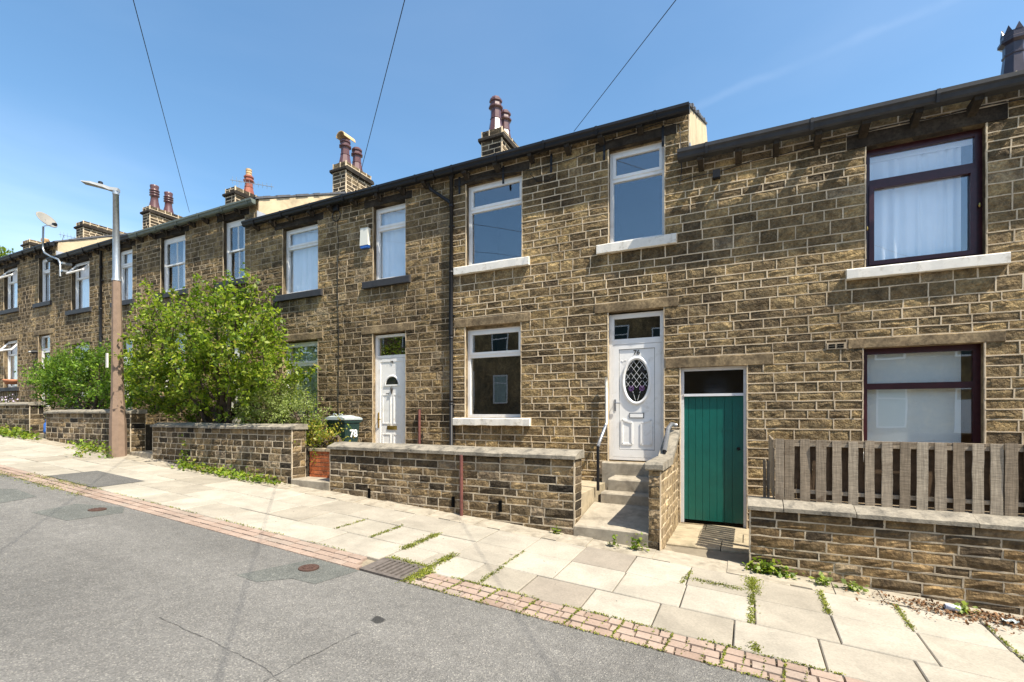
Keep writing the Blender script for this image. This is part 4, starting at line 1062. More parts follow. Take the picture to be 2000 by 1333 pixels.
# 84
E84 = 5.65
h84 = left_house(-25.85, -20.78, -14.95, 1.03, E84, 84, 'leftmost stone terraced house, a satellite dish standing on its eaves', 84, 0, M['black'], -20.6, E80+.06)
chimney(h84, -26.36, -25.75, 10.6, 12.3, 6.3, 8.34, 841, [])
h86 = empty('terraced_house', (-28.4, D, G(-28.4, D)), 'stone house beyond the left edge, only its chimney top showing', 'house', group_h)
backing(-31.0, -25.85, -1, E84-.02, [], D, .3, h86, m=M['stone']); roof(h86, -31.2, -25.85, E84); gutter(h86, -31.0, -25.87, E84, M['black'])
chimney(h86, -31.5, -30.8, 10.6, 12.0, 6.3, 8.34, 861, [(.5,.5,'ringed',.30,'pot_buff')])
MB().box(-31.2,-25.85,14.3,14.5,-1,E84).build('rear_wall', M['render'], h86)

# the next house down the street, just beyond the right edge of the photograph
h72 = left_house(4.15, 9.25, 14.5, -.72, E74, 72, 'stone terraced house just beyond the right edge, past the picket fence', 82, 0, M['gutter74'])

# things fixed to the houses
ax = at(711, 462, D-.06)
al = empty('alarm_box', (ax.x, D, ax.z-.2), 'cream burglar alarm box with blue base between upstairs windows', 'alarm box')
a0 = at(703, 448, D-.08); a1 = at(719, 476, D-.08)
MB().prism_y([(a0.x,a1.z-.02),(a1.x,a1.z-.02),(a1.x,a0.z),(a0.x+.02,a0.z+.01)], D-.09, D-.012).build('housing', M['alarm_white'], al)
MB().prism_y([(a0.x+.02,a1.z-.075),(a1.x-.02,a1.z-.075),(a1.x,a1.z-.021),(a0.x,a1.z-.021)], D-.085, D-.012).build('strobe_base', M['blue'], al)

dz_ = at(90, 432, 7.5); sd = empty('satellite_dish', (at(84,470,7.55).x, 7.55, at(84,470,7.55).z), 'off-white satellite dish on a bent pole above the leftmost roofs', 'satellite dish')
P = lambda x, y, Y=7.55: at(x, y, Y)
MB().tube([P(118,540), P(118,515), P(114,507), P(97,500), P(87,494), P(84,486), P(84,470)], .028, 8).build('bent_pole', M['galv'], sd, True)
MB().tube([P(84,472), P(84.5,443)], .03, 8).build('mast', M['lead'], sd)
dish = MB(); dc = P(90, 431); nrm = Vector((.75, .22, .58)).normalized(); e1 = nrm.cross(Vector((0,0,1))).normalized(); e2 = e1.cross(nrm)
for ring_ in range(7):
    rr = .31*ring_/6
    for k in range(24):
        a = 2*math.pi*k/24; dish.v.append(tuple(dc + e1*rr*.92*math.cos(a) + e2*rr*math.sin(a) + nrm*(rr*rr*.55)))
for ring_ in range(6):
    for k in range(24): dish.f.append((ring_*24+k, ring_*24+(k+1)%24, (ring_+1)*24+(k+1)%24, (ring_+1)*24+k))
do = dish.build('reflector', M['pot_buff'] if False else M['dish'], sd, True); so = do.modifiers.new('thick', 'SOLIDIFY'); so.thickness = .02
MB().tube([P(86,442), P(104,439,7.35)], .013, 6).build('feed_arm', M['lead'], sd)
q = P(108, 439, 7.33); MB().tube([P(104,438,7.35), q], [.04,.055], 8).build('receiver', M['black'], sd)
for (xx, zz) in ((118, 515), (118, 530)): a = P(xx, zz); MB().box(a.x-.06, a.x+.16, D-.26, D-.012, a.z-.03, a.z+.03).build('bracket', M['galv'], sd)

def aerial(px, py, Y, px2, py2, label, n=9, L=1.0):
    a, b = at(px, py, Y), at(px2, py2, Y); e = empty('tv_aerial', b, label, 'aerial')
    MB().tube([a, b], .012, 6).build('mast', M['galv'], e); bm = MB()
    a1 = a + Vector((-.25*L,-.1,.03)); a2 = a + Vector((1.0*L,.35,-.28*L)); bm.tube([a1, a2], .01, 6); bm.build('boom', M['galv'], e)
    for k in range(n):
        c = a1.lerp(a2, (k+.5)/n); s = .16 if k > 2 else .22
        MB().tube([c-Vector((.02,-.02,s*.55)), c+Vector((.02,-.02,s*.55))], .006, 5).build('element', M['galv'], e)
aerial(467, 352, 10.9, 467, 372, 'television aerial beside the single red chimney pot', 10, 1.3)
aerial(125, 459, 10.9, 121, 472, 'small television aerial on the roof right of the dish', 7, .9)

# ------------------------------------------------------------------ garden walls
def garden_wall(name, label, x0, x1, ztop, seed, sm, cop, hr, wr, cop_joints, mort, thick=.3, z0=None, left_end=False):
    rnd = random.Random(seed); xm = (x0+x1)/2
    w = empty(name, (xm, W+thick/2, G(xm, W)), label, 'wall', 'stone garden walls')
    zb = min(G(x0, W), G(x1, W)) - .12
    MB().box(x0, x1, W+.004, W+thick-.004, zb, ztop).build('core', mort, w)
    T = lambda u, n, z: (u, W+.004-n, z)
    st, beds, perps = lay(x0, x1, zb, ztop, [], hr, wr, rnd)
    st = [s for s in st if s[3] > min(G(s[0], W), G(s[1], W)) - .01]; beds = [b for b in beds if b[2] > zb+.05]
    ribbons(beds, perps, T, mort, w, .024, .013, rnd); stones(st, T, 0, sm, w, rnd, .026, 300, None, 'stone', 1.2)
    T2 = lambda u, n, z: (x1-.002+n, u, z)
    st, beds, perps = lay(W, W+thick, zb, ztop, [], hr, (thick*.55, thick*.99), rnd)
    ribbons(beds, perps, T2, mort, w, .018, .006, rnd, 'end_pointing'); stones(st, T2, R(90), sm, w, rnd, .024, 300, None, 'end_stone')
    # coping stones with a sloped front
    th, ov = cop; js = [x0-.03] + [j for j in cop_joints if x0 < j < x1] + [x1+.04]
    for k, (a, b) in enumerate(zip(js, js[1:])):
        j = rnd.uniform(-.006,.006); g = .004
        n = max(2, int((b-a)/.14)); mb = MB()
        for i in range(n+1):
            x = a+g+(b-a-2*g)*i/n; r1 = rnd.uniform(-.005,.005); r2 = rnd.uniform(-.004,.004)
            mb.v += [(x,W+thick+ov*.6,ztop+j),(x,W+thick+ov*.6,ztop+th+j),(x,W+.12,ztop+th+j+r2),(x,W-ov+r1,ztop+th*.45+j+r2),(x,W-ov+r1,ztop+j+.004)]
        for i in range(n):
            for q in range(5): mb.f.append((i*5+q, (i+1)*5+q, (i+1)*5+(q+1)%5, i*5+(q+1)%5))
        mb.f += [(4,3,2,1,0), tuple(n*5+q for q in range(5))]
        mb.build('coping_stone', M['coping'], w)
    return w
garden_wall('garden_wall', 'low golden stone wall under the wooden picket fence', .03, 4.2, -1.085, 11, M['wall_stone_gold'], (.10, .05), (.085,.125), (.22,.48), [.36, 1.02, 1.98, 2.9], M['mortar_grey'])
w76 = garden_wall('garden_wall', 'dark stone wall with a red pipe, left of the steps to number 76', -6.46, -2.06, -.615, 12, M['wall_stone'], (.11, .055), (.095,.135), (.2,.42), [-5.35, -4.75, -3.9, -3.1], M['mortar_grey'])
garden_wall('garden_wall', 'stone wall in front of the large lime-green tree', -11.80, -7.41, -.30, 13, M['wall_stone'], (.10, .05), (.10,.15), (.16,.36), [-11.0, -10.1, -9.3, -8.8, -7.75], M['mortar_grey'])
garden_wall('garden_wall', 'stone wall behind the street lamp in front of the dense hedge', -16.75, -12.70, .0, 14, M['wall_stone'], (.10, .05), (.12,.17), (.2,.42), [-16.0, -15.0, -14.0, -13.3], M['mortar_grey'])
garden_wall('garden_wall', 'leftmost stone garden wall, grass along its foot', -24.5, -17.72, .225, 15, M['wall_stone'], (.10, .05), (.12,.17), (.2,.42), [-23,-22,-21,-20,-19,-18.2], M['mortar_grey'])
garden_wall('garden_wall', 'low stone wall beyond the right end of the picket fence', 5.2, 9.2, -1.5, 16, M['wall_stone_gold'], (.10, .05), (.085,.125), (.22,.48), [6.2, 7.2, 8.2], M['mortar_grey'])
# weep holes and the red pipe on the wall of 76
for px, py in ((885,980),(977,989),(721,963)):
    c = at(px, py, W-.02); MB().box(c.x-.028, c.x+.028, W-.024, W-.02, c.z-.085, c.z+.075).build('weep_hole', M['void'], w76)
c0, c1 = at(901, 889, W-.05), at(901, 1010, W-.05)
rp = MB().tube([c0, (c0.x, W-.05, G(c0.x, W-.05)-.02)], .026, 10).build('red_pipe', M['red_pipe'])
tag(rp, 'rusty red upright pipe against the front of the stone wall', 'pipe')

# raised yards behind the walls
def yard(name, x0, x1, z, m, y0=W+.31, y1=D-.0):
    return tag(MB().box(x0, x1, y0, y1, z-1.6, z).build(name, m), kind='structure')
yard('yard', -6.42, -2.07, -1.12, M['flag']); yard('yard', -7.38, -6.43, -1.19, M['flag'])
yard('garden_soil', -11.85, -7.39, -.62, M['soil']); yard('yard', -12.68, -11.87, -.95, M['flag'], W+.0)
yard('garden_soil', -16.72, -12.70, -.30, M['soil']); yard('yard', -17.7, -16.74, -.55, M['flag'], W+.1); yard('garden_soil', -24.5, -17.72, -.10, M['soil']); yard('yard', .34, 4.2, -1.5, M['flag']); yard('yard', 4.21, 9.2, -1.75, M['flag'])
# gate steps
def gate_step(label, x0, x1, z, y0=W-.02, y1=W+.36, m=None):
    o = coarse_block('gate_step', m or M['concrete'], None, x0, x1, y0, y1, G((x0+x1)/2, W)-.25, z, .015, 0, .004); return tag(o, label, 'step', 'steps in the garden gateways')
gate_step('pale concrete step in the gateway below the orange brick planter', -7.40, -6.47, -1.18)
gate_step('dark stone step in the gateway right of the street lamp', -12.68, -11.82, -.87)

# orange brick planter
pl = empty('brick_planter', (-6.98, W+.45, -1.18), 'low orange brick planter with yellow-green plants inside', 'planter')
px0, px1, py0, pz0, pz1 = -7.36, -6.44, W+.36, -1.2, -.70
MB().box(px0+.004, px1, py0+.006, py0+.36, pz0, pz1).build('core', M['mortar'], pl)
rb = random.Random(4); BR = {}
bm = MB().prism_x([(-.012,-.5),(-.012,.5),(.04,.5),(.04,-.5)], -.5, .5).mesh('brick'); bm.materials.append(M['red_brick'])
z = pz0; k = 0
while z < pz1-.04:
    x = px0 - (.11 if k % 2 else 0)
    while x < px1-.02:
        a, b = max(x, px0), min(x+.225, px1)
        if b-a > .03:
            o = link('brick', bm, None, pl); o.location = ((a+b)/2, py0+rb.uniform(-.002,.002), z+.035); o.scale = (b-a-.014, 1, .060)
        x += .225
    z += .074; k += 1
coarse_block('cap', M['flag'], pl, px0-.01, px1+.01, py0-.03, py0+.12, pz1, pz1+.055, .008, 0, .004)

# ------------------------------------------------------------------ steps to number 76 and its side wall
stp = empty('entrance_steps', (-1.58, 6.6, G(-1.58, 6.2)), 'concrete entrance steps leading up to the oval-glass door', 'steps')
sx0, sx1 = -2.055, -1.10
def step_block(x0, x1, y0, y1, zb, zf, zk, name='step'):
    n = 6; mb = MB(); r = random.Random(int(y0*50)); b = .018
    for i in range(n+1):
        x = x0+(x1-x0)*i/n; j = r.uniform(-.004,.004)
        mb.v += [(x,y1,zb),(x,y1,zk),(x,y0+b,zf+j),(x,y0+j,zf-b),(x,y0+j,zb)]
    for i in range(n):
        for q in range(5): mb.f.append((i*5+q,(i+1)*5+q,(i+1)*5+(q+1)%5,i*5+(q+1)%5))
    mb.f += [(4,3,2,1,0), tuple(n*5+q for q in range(5))]
    return mb.build(name, M['concrete'], stp)
step_block(sx0, sx1, W-.01, 7.02, -2.0, -1.475, -1.32); step_block(-1.95, sx1, 7.0, 7.24, -1.6, -1.17, -1.165)
step_block(-1.90, sx1, 7.22, 7.70, -1.6, -.99, -.985); step_block(-2.12, sx1, 7.68, D+.1, -1.6, -.785, -.78, 'threshold')
sw = empty('side_wall', (-1.02, 6.9, G(-1.02, 6.5)), 'narrow rough stone wall with coping on the right of the steps', 'wall')
wx0, wx1 = -1.095, -.955
prof = [(W,-2.1),(W,-.70),(6.95,-.70),(7.0,-.66),(7.72,-.34),(D-.03,-.32),(D-.03,-2.1)]
MB().prism_x([(y+.006 if i < 2 else y, z) for i, (y, z) in enumerate(prof)], wx0, wx1-.004).build('core', M['mortar'], sw)
rs = random.Random(21)
T = lambda u, n, z: (u, W+.004-n, z); st, beds, perps = lay(wx0, wx1, -1.95, -.70, [], (.10,.17), (.2,.3), rs); ribbons(beds, [], T, M['mortar_grey'], sw, .02, .008, rs, 'end_pointing'); stones(st, T, 0, M['wall_stone'], sw, rs, .022, 300, None, 'end_stone', 1.5)
T = lambda u, n, z: (wx1-.002+n, u, z); st, beds, perps = lay(W, 7.72, -1.95, -.72, [], (.10,.17), (.22,.42), rs); ribbons(beds, perps, T, M['mortar'], sw, .03, .012, rs); stones(st, T, R(90), M['jamb'], sw, rs, .022, 300, None, 'stone', 1.3)
st, beds, perps = lay(7.15, 7.72, -.72, -.42, [], (.12,.16), (.2,.3), rs); stones([s for s in st if s[3] < -.66+(s[0]-7.0)*.44+.06], T, R(90), M['jamb'], sw, rs, .022)
coarse_block('coping_stone', M['coping'], sw, wx0-.04, wx1+.035, W-.04, 6.97, -.70, -.60, .03, 0, .004)
MB().add([(wx0-.03,6.98,-.69),(wx1+.03,6.98,-.69),(wx1+.03,7.75,-.33),(wx0-.03,7.75,-.33),(wx0-.03,6.98,-.60),(wx1+.03,6.98,-.60),(wx1+.03,7.75,-.25),(wx0-.03,7.75,-.25)],[(0,3,2,1),(4,5,6,7),(0,1,5,4),(1,2,6,5),(2,3,7,6),(3,0,4,7)]).build('coping_stone', M['coping'], sw)
# handrails
rl = empty('handrail', (-1.93, 7.1, -1.17), 'handrail with black post and white upper tube left of the steps', 'handrail', 'handrails at the steps')
b0 = at(1168, 956, 7.08); t0 = at(1164, 870, 7.08); w0 = at(1183, 832, 7.66); w1 = at(1184, 737, 7.72)
MB().box(b0.x-.018, b0.x+.018, 7.062, 7.098, b0.z-.02, t0.z).build('post', M['black'], rl)
MB().tube([(b0.x,7.08,t0.z-.02), (b0.x+.01,7.12,t0.z+.05), w0], .026, 10).build('rail', M['grey_metal'], rl, True)
MB().tube([w0, (w0.x,7.71,w0.z+.05), (w1.x,7.72,w1.z-.1), w1], .022, 10).build('upper_tube', M['white_paint'], rl, True)
rl = empty('handrail', (-1.06, 7.3, -.6), 'short grey handrail on the coping right of the steps', 'handrail', 'handrails at the steps')
q0, q1, q2 = at(1298, 882, 7.05), at(1305, 838, 7.45), at(1311, 829, 7.6)
MB().tube([q0, q1, q2, (q2.x+.05,7.72,q2.z-.02)], .032, 10).build('rail', M['grey_metal'], rl, True)
MB().tube([(q0.x,7.05,q0.z+.02), (q0.x-.02,7.02,-1.0)], .018, 8).build('post', M['black'], rl)

# flagged passage floor in front of the green door
pf = tag(MB().box(-.952, .028, W-.02, D+.05, -2.3, -1.73).build('passage_floor', M['joint']), kind='structure')
rf = random.Random(9); y = W+.42
for (a, b, y0, y1) in [(-.95,-.30,6.52,6.98),(-.30,.03,6.52,6.98),(-.95,-.60,6.98,7.5),(-.60,-.05,6.98,7.45),(-.05,.03,6.98,7.5),(-.95,-.55,7.5,7.86),(-.55,.03,7.45,7.86)]:
    coarse_block('flagstone', M['flag'], pf, a+.006, b-.006, y0+.006, y1-.006, -1.78, -1.685+rf.uniform(-.008,.008), .012, .0, .004, int(y0*10))
coarse_block('concrete_apron', M['apron'], pf, -.95, .028, W-.015, 6.52, -1.95, -1.715, .01, .02, .004)

# ------------------------------------------------------------------ picket fence on the right wall
fn = empty('picket_fence', (2.0, 6.36, -.985), 'weathered wooden picket fence standing on the low stone wall', 'fence')
FYY = 6.30
bx = [(610,663),(663,720),(750,808),(837,897),(930,985),(1020,1078),(1112,1170),(1205,1270),(1305,1368),(1400,1465),(1502,1572),(1605,1675),(1710,1780),(1812,1888),(1890,1968)]
rf = random.Random(2)
def board(x0, x1, y0, z0, z1, r, parent, name='board', t=.018, m=None):
    n = 5; mb = MB(); tl = r.uniform(-.004,.004)
    for i in range(n+1):
        z = z0+(z1-z0)*i/n; j, k_, dy = r.uniform(-.003,.003), r.uniform(-.003,.003), r.uniform(-.002,.002)+tl*i
        mb.v += [(x0+j,y0+dy,z),(x1+k_,y0+dy,z),(x1+k_,y0+t+dy,z),(x0+j,y0+t+dy,z)]
    for i in range(n):
        for q in range(4): mb.f.append((i*4+q, i*4+(q+1)%4, (i+1)*4+(q+1)%4, (i+1)*4+q))
    mb.f += [(3,2,1,0), tuple(n*4+q for q in range(4))]
    return mb.build(name, m or M['wood'], parent)
last = 0
for a, b in bx:
    p, q = at(1300+a*.35, 860, FYY), at(1300+b*.35, 860, FYY)
    board(p.x+.003, q.x-.003, FYY, -.99+rf.uniform(-.008,.006), -.295+rf.uniform(-.012,.008), rf, fn); last = q.x
x = last+.05
while x < 4.0: board(x, x+.105, FYY, -.99, -.30, rf, fn); x += .155
xl = at(1300+610*.35, 860, FYY).x
for z0, z1 in ((-.90,-.86), (-.37,-.33)):
    MB().box(xl, 4.1, FYY+.02, FYY+.06, z0, z1).build('rail', M['wood'], fn)
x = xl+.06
while x < 4.0: board(x, x+.157, FYY+.062+.012*(int(x*100)%2), -.97, -.32, rf, fn, 'back_board', .018, M['wood_shaded']); x += .158
yy = FYY+.02
while yy < 7.6:     # return of the fence towards the house
    mb = MB().box(xl-.02, xl-.002, yy, yy+.10, -.97, -.30+rf.uniform(-.006,.004)); mb.build('side_board', M['wood'], fn); yy += .118
MB().prism_x([(FYY+.024,-.326),(FYY+.024,-.300),(FYY+.09,-.300),(FYY+.09,-.326)], xl-.03, 4.1).build('cap_rail', M['wood'], fn)
oc = empty('timber_offcut', (at(1494,960,6.9).x, 6.9, -1.05), 'short pale timber offcut leaning by the end of the picket fence', 'timber')
p = at(1490, 900, 6.7); q = at(1502, 960, 6.7); board(p.x, p.x+.035, 6.7, -1.5, p.z, rf, oc, 'plank', .05); board(p.x+.045, p.x+.075, 6.72, -1.5, p.z-.01, rf, oc, 'plank', .05)

# ------------------------------------------------------------------ wheelie bin
bn = empty('wheelie_bin', (-7.22, 7.2, -1.12), 'dark green wheelie bin with grey lid and white 78', 'bin')
bx0, bx1, by0, by1, bz0, bz1 = -7.46, -6.98, 6.95, 7.36, -1.12, -.13
mb = MB(); i = .05
mb.hexa([(bx0+i,by0+.06,bz0+.05),(bx1-i,by0+.06,bz0+.05),(bx1-i,by1-.1,bz0+.05),(bx0+i,by1-.1,bz0+.05),(bx0,by0,bz1),(bx1,by0,bz1),(bx1,by1,bz1),(bx0,by1,bz1)])
mb.box(bx0-.015,bx1+.015,by0-.015,by1+.015,bz1-.05,bz1+.0); mb.build('body', M['bin_green'], bn)
ld = MB(); o = .03; n = 6
for k in range(n+1):
    t = k/n; y = by0-.035+(by1-by0+.07)*t; hgt = .06+.035*math.sin(math.pi*min(1,t*1.1))
    ld.v += [(bx0-o,y,bz1+.004),(bx0-o,y,bz1+.035),(bx0+.05,y,bz1+hgt),(bx1-.05,y,bz1+hgt),(bx1+o,y,bz1+.035),(bx1+o,y,bz1+.004)]
for k in range(n):
    for q in range(6): ld.f.append((k*6+q, k*6+(q+1)%6, (k+1)*6+(q+1)%6, (k+1)*6+q))
ld.f += [(5,4,3,2,1,0), tuple(n*6+q for q in range(6))]
ld.build('lid', M['bin_lid'], bn)
for s in (bx0+.12, bx1-.2): MB().tube([(s,by0+.05,bz1+.085),(s+.02,by0+.04,bz1+.12),(s+.08,by0+.04,bz1+.12),(s+.1,by0+.05,bz1+.085)], .01, 6).build('lid_grip', M['bin_lid'], bn)
MB().tube([(bx0+.02,by1+.07,bz1-.01),(bx1-.02,by1+.07,bz1-.01)], .018, 8).build('handle', M['bin_green'], bn)
for s in (bx0+.02, bx1-.06): MB().tube([(s,by1-.06,bz0+.1),(s+.05,by1-.06,bz0+.1)], .1, 14).build('wheel', M['black'], bn)
text_mesh('bin_number', '78', .20, (bx1-.008, by0+.24, -.40), M['white_ink'], bn, .004, (R(90-3.0),0,R(90)), .006)

# ------------------------------------------------------------------ street lamp
LX, LY = -12.72, 5.87
lz = G(LX, LY); lp = empty('street_lamp', (LX, LY, lz), 'street lamp with brown concrete column and galvanised steel top', 'street lamp')
zt0 = at(226, 548, LY).z; zt1 = at(222, 378, LY).z
n = 8; col = MB()
for (z, r) in ((lz-.1,.160),(lz+.72,.155),(lz+1.30,.122),(zt0,.082)):
    col.v += [(LX+r*(1 if k in (0,1,2,7) else -1)*abs(math.cos(R(22.5+45*k)))**.4*.98, LY+r*math.sin(R(22.5+45*k)), z) for k in range(8)] if False else [(LX-.018*(z-lz)+r*math.cos(R(22.5+45*k)), LY+r*math.sin(R(22.5+45*k)), z) for k in range(8)]
for s in range(3):
    for k in range(8): col.f.append((s*8+k, s*8+(k+1)%8, (s+1)*8+(k+1)%8, (s+1)*8+k))
col.f += [tuple(range(7,-1,-1)), tuple(24+k for k in range(8))]
col.build('concrete_column', M['column'], lp)
LX -= .018*(zt0-lz)
MB().tube([(LX,LY,zt0-.02),(LX,LY,zt0+.02),(LX,LY,zt0+.05),(LX-.03,LY,zt1)], [.088,.088,.072,.056], 16).build('steel_top', M['galv'], lp, True)
LX -= .03
MB().tube([(LX,LY,zt1-.05),(LX,LY,zt1+.03)], .064, 16).build('collar', M['galv'], lp)
e0, e1_ = at(226, 378, LY), at(163, 361, LY); dirx = Vector((e1_.x-LX, -.0, 0)); Lh = .86
hd = MB(); dv = Vector((-.80,-.62,0)).normalized(); sd_ = Vector((dv.y,-dv.x,0))
for (t, wd, zb, zt_) in ((-.06,.06,zt1+.02,zt1+.09),(.10,.06,zt1+.03,zt1+.10),(.22,.08,zt1+.07,zt1+.135),(.46,.10,zt1+.125,zt1+.175),(.64,.09,zt1+.155,zt1+.18)):
    c = Vector((LX,LY,0)) + dv*t
    hd.v += [tuple(c+sd_*wd)[:2]+(zb,), tuple(c-sd_*wd)[:2]+(zb,), tuple(c-sd_*wd*.8)[:2]+(zt_,), tuple(c+sd_*wd*.8)[:2]+(zt_,)]
for s in range(4):
    for q in range(4): hd.f.append((s*4+q, s*4+(q+1)%4, (s+1)*4+(q+1)%4, (s+1)*4+q))
hd.f += [(3,2,1,0), (16,17,18,19)]
lt = hd.build('lantern', M['lantern'], lp)
c = Vector((LX,LY,0))+dv*.30; MB().lathe((c.x,c.y,zt1+.145), [(.045,0),(.045,.06),(.035,.07)], 10).build('photocell', M['black'], lt)
MB().box(LX-.02,LX+.02,LY-.212,LY-.20,lz+1.5,lz+2.0) if False else None
sc_ = at(216, 703, LY-.1); MB().box(sc_.x-.05, sc_.x+.02, LY-.17, LY-.15, sc_.z-.18, sc_.z+.14).build('tie_plate', M['white_paint'], lp)

# ------------------------------------------------------------------ overhead wires and their pole behind the camera
Q = Vector((.887,-.68,.224))*14.0
tp = empty('telegraph_pole', (Q.x, Q.y, G(Q.x, Q.y)), 'wooden telegraph pole across the street holding the overhead wires', 'pole')
MB().tube([(Q.x,Q.y,G(Q.x,Q.y)-.3),(Q.x,Q.y,Q.z+.6)], [.14,.10], 10).build('post', M['bark'], tp)
for (px, py, lab) in ((370,415,'thin black overhead wire at the left above the lamp'), (692,385,'thin black overhead wire in the middle passing the chimney'), (1121,257,'thin black overhead wire at the right, fixed to the eaves of number 76')):
    a = at(px, py, D-.2); pts = [a.lerp(Q, t/16) - Vector((0,0,.25*math.sin(math.pi*t/16)*0)) for t in range(17)]
    tag(MB().tube(pts, .0048, 6).build('overhead_wire', M['black']), lab, 'wire', 'overhead wires')

# ------------------------------------------------------------------ plants
class Leaves:
    def __init__(s, seed): s.r = np.random.RandomState(seed); s.V = []
    def add(s, c, size, aspect=.55, up=.35):
        """leaf-shaped faces at the points c"""
        c = np.asarray(c, float); n = len(c)
        if n == 0: return
        d = s.r.normal(size=(n,3)); d /= np.linalg.norm(d, axis=1, keepdims=True)
        q = s.r.normal(size=(n,3)); q[:,2] += up*3; q -= d*(q*d).sum(1, keepdims=True); q /= np.linalg.norm(q, axis=1, keepdims=True)
        sd = np.cross(d, q); L = (size*s.r.uniform(.6,1.3,n))[:,None]; w = L*aspect
        s.V.append(np.stack([c-d*L*.5, c+sd*w*.5+q*L*.06, c+d*L*.5, c-sd*w*.5+q*L*.06], 1))
    def build(s, name, m, parent=None):
        v = np.concatenate(s.V).reshape(-1,3); n = len(v)//4
        me = bpy.data.meshes.new(name); me.vertices.add(len(v)); me.vertices.foreach_set('co', v.ravel())
        me.loops.add(n*4); me.loops.foreach_set('vertex_index', np.arange(n*4, dtype=np.int32)); me.polygons.add(n)
        me.polygons.foreach_set('loop_start', np.arange(0, n*4, 4, dtype=np.int32)); me.polygons.foreach_set('loop_total', np.full(n, 4, np.int32))
        me.update(calc_edges=True); return link(name, me, m, parent)

def bush(name, label, base, lobes, shoots, m, seed, leaf=.065, density=1.0, stems=6, cat='tree', twig_leaves=26):
    """lobes: (centre, radii, number of twigs); shoots: (foot, tip) upright sprays"""
    r = np.random.RandomState(seed); pyr = random.Random(seed)
    t = empty(name, base, label, cat); lv = Leaves(seed); br = MB()
    base = Vector(base); tips = []
    for (c, rad, nt) in lobes:
        c = np.array(c); rad = np.array(rad)
        for _ in range(int(nt*density)):
            d = r.normal(size=3); d /= np.linalg.norm(d); rr = r.uniform(.35,1.0)**.5
            p = c + d*rad*rr
            out = d*rad; out = out/np.linalg.norm(out) + np.array([0,0,.45]) + r.normal(size=3)*.35; out /= np.linalg.norm(out)
            L = r.uniform(.22,.5); k = int(twig_leaves*r.uniform(.6,1.3))
            tt = r.uniform(0,1,k)[:,None]; pts = p + out*L*tt + r.normal(size=(k,3))*.045
            lv.add(pts, leaf)
            if r.uniform() < .25: tips.append((p, out*L))
    for (a, b) in shoots:
        a, b = np.array(a), np.array(b); k = int(np.linalg.norm(b-a)*85)
        tt = r.uniform(0,1,k)[:,None]; lv.add(a+(b-a)*tt + r.normal(size=(k,3))*(.085*(1-tt*.55)), leaf)
        br.tube([tuple(a), tuple((a+b)/2+r.normal(size=3)*.03), tuple(b)], [.012,.008,.003], 4, False)
    for (p, o) in tips:
        br.tube([tuple(p-o*.8), tuple(p+o*.5)], [.008,.003], 4, False)
    # stems from the ground into the lobes
    for i in range(stems):
        c, rad, _ = lobes[i % len(lobes)]; e = Vector(c) + Vector((pyr.uniform(-.4,.4)*rad[0], pyr.uniform(-.3,.3)*rad[1], rad[2]*.5))
        s0 = base + Vector((pyr.uniform(-.5,.5)*(1 if stems > 3 else .2), pyr.uniform(-.12,.12), -.1)); mid = s0.lerp(e, .5) + Vector((pyr.uniform(-.2,.2), 0, .2))
        br.tube([s0, s0.lerp(mid,.5)+Vector((0,0,.1)), mid, e], [.06,.05,.035,.012], 6, False)
    br.build('trunk', M['bark'], t, True); lv.build('crown', m, t)
    return t
def pc(px, py, Y): v = at(px, py, Y); return (v.x, v.y, v.z)
# the large lime-green tree
lob = [(pc(400,750,6.95),(1.8,.8,.65),170), (pc(345,700,6.67),(1.0,.8,.62),90), (pc(445,685,6.53),(1.1,.8,.8),120), (pc(520,730,6.90),(.62,.8,.6),75),
       (pc(395,640,6.30),(.75,.8,.55),52), (pc(480,625,6.30),(.42,.4,.6),40), (pc(305,660,6.30),(.45,.4,.4),30), (pc(325,765,6.90),(1.0,.8,.45),62), (pc(480,785,6.85),(.9,.8,.42),62), (pc(370,795,6.80),(1.3,.4,.33),64), (pc(290,725,6.86),(.42,.4,.35),26), (pc(430,610,6.30),(.4,.4,.4),22)]
rt = random.Random(77)
sh = [(pc(480,610,6.25),pc(478,518,6.25)), (pc(430,600,6.25),pc(420,545,6.25)), (pc(385,620,6.30),pc(383,536,6.30)), (pc(505,610,6.25),pc(540,556,6.20)), (pc(350,640,6.25),pc(336,562,6.25)), (pc(300,650,6.25),pc(260,590,6.25)), (pc(540,720,6.76),pc(575,745,6.80)),
      (pc(500,650,6.20),pc(548,600,6.15)), (pc(300,690,6.58),pc(256,640,6.25)), (pc(455,600,6.30),pc(446,532,6.30)), (pc(320,640,6.25),pc(300,576,6.25)), (pc(540,680,6.38),pc(568,690,6.38)), (pc(545,760,6.80),pc(588,720,6.56)), (pc(470,620,6.25),pc(500,540,6.25)),
      (pc(400,630,6.15),pc(404,560,6.15)), (pc(365,650,6.20),pc(360,585,6.20)), (pc(520,680,6.38),pc(556,640,6.10)), (pc(285,700,6.62),pc(258,690,6.48)), (pc(480,620,6.25),pc(460,560,6.35))]
for _ in range(46):
    a = (rt.uniform(290,540), rt.uniform(610,770)); sh.append((pc(a[0],a[1],rt.uniform(5.7,6.7)), pc(a[0]+rt.uniform(-28,28), a[1]-rt.uniform(35,70), rt.uniform(5.5,6.5))))
bush('garden_tree', 'large lime-green multi-stemmed tree rising above the garden wall', (-10.6,6.95,-.62), lob, sh, M['leaf_lime'], 1, .092, .78, 16)
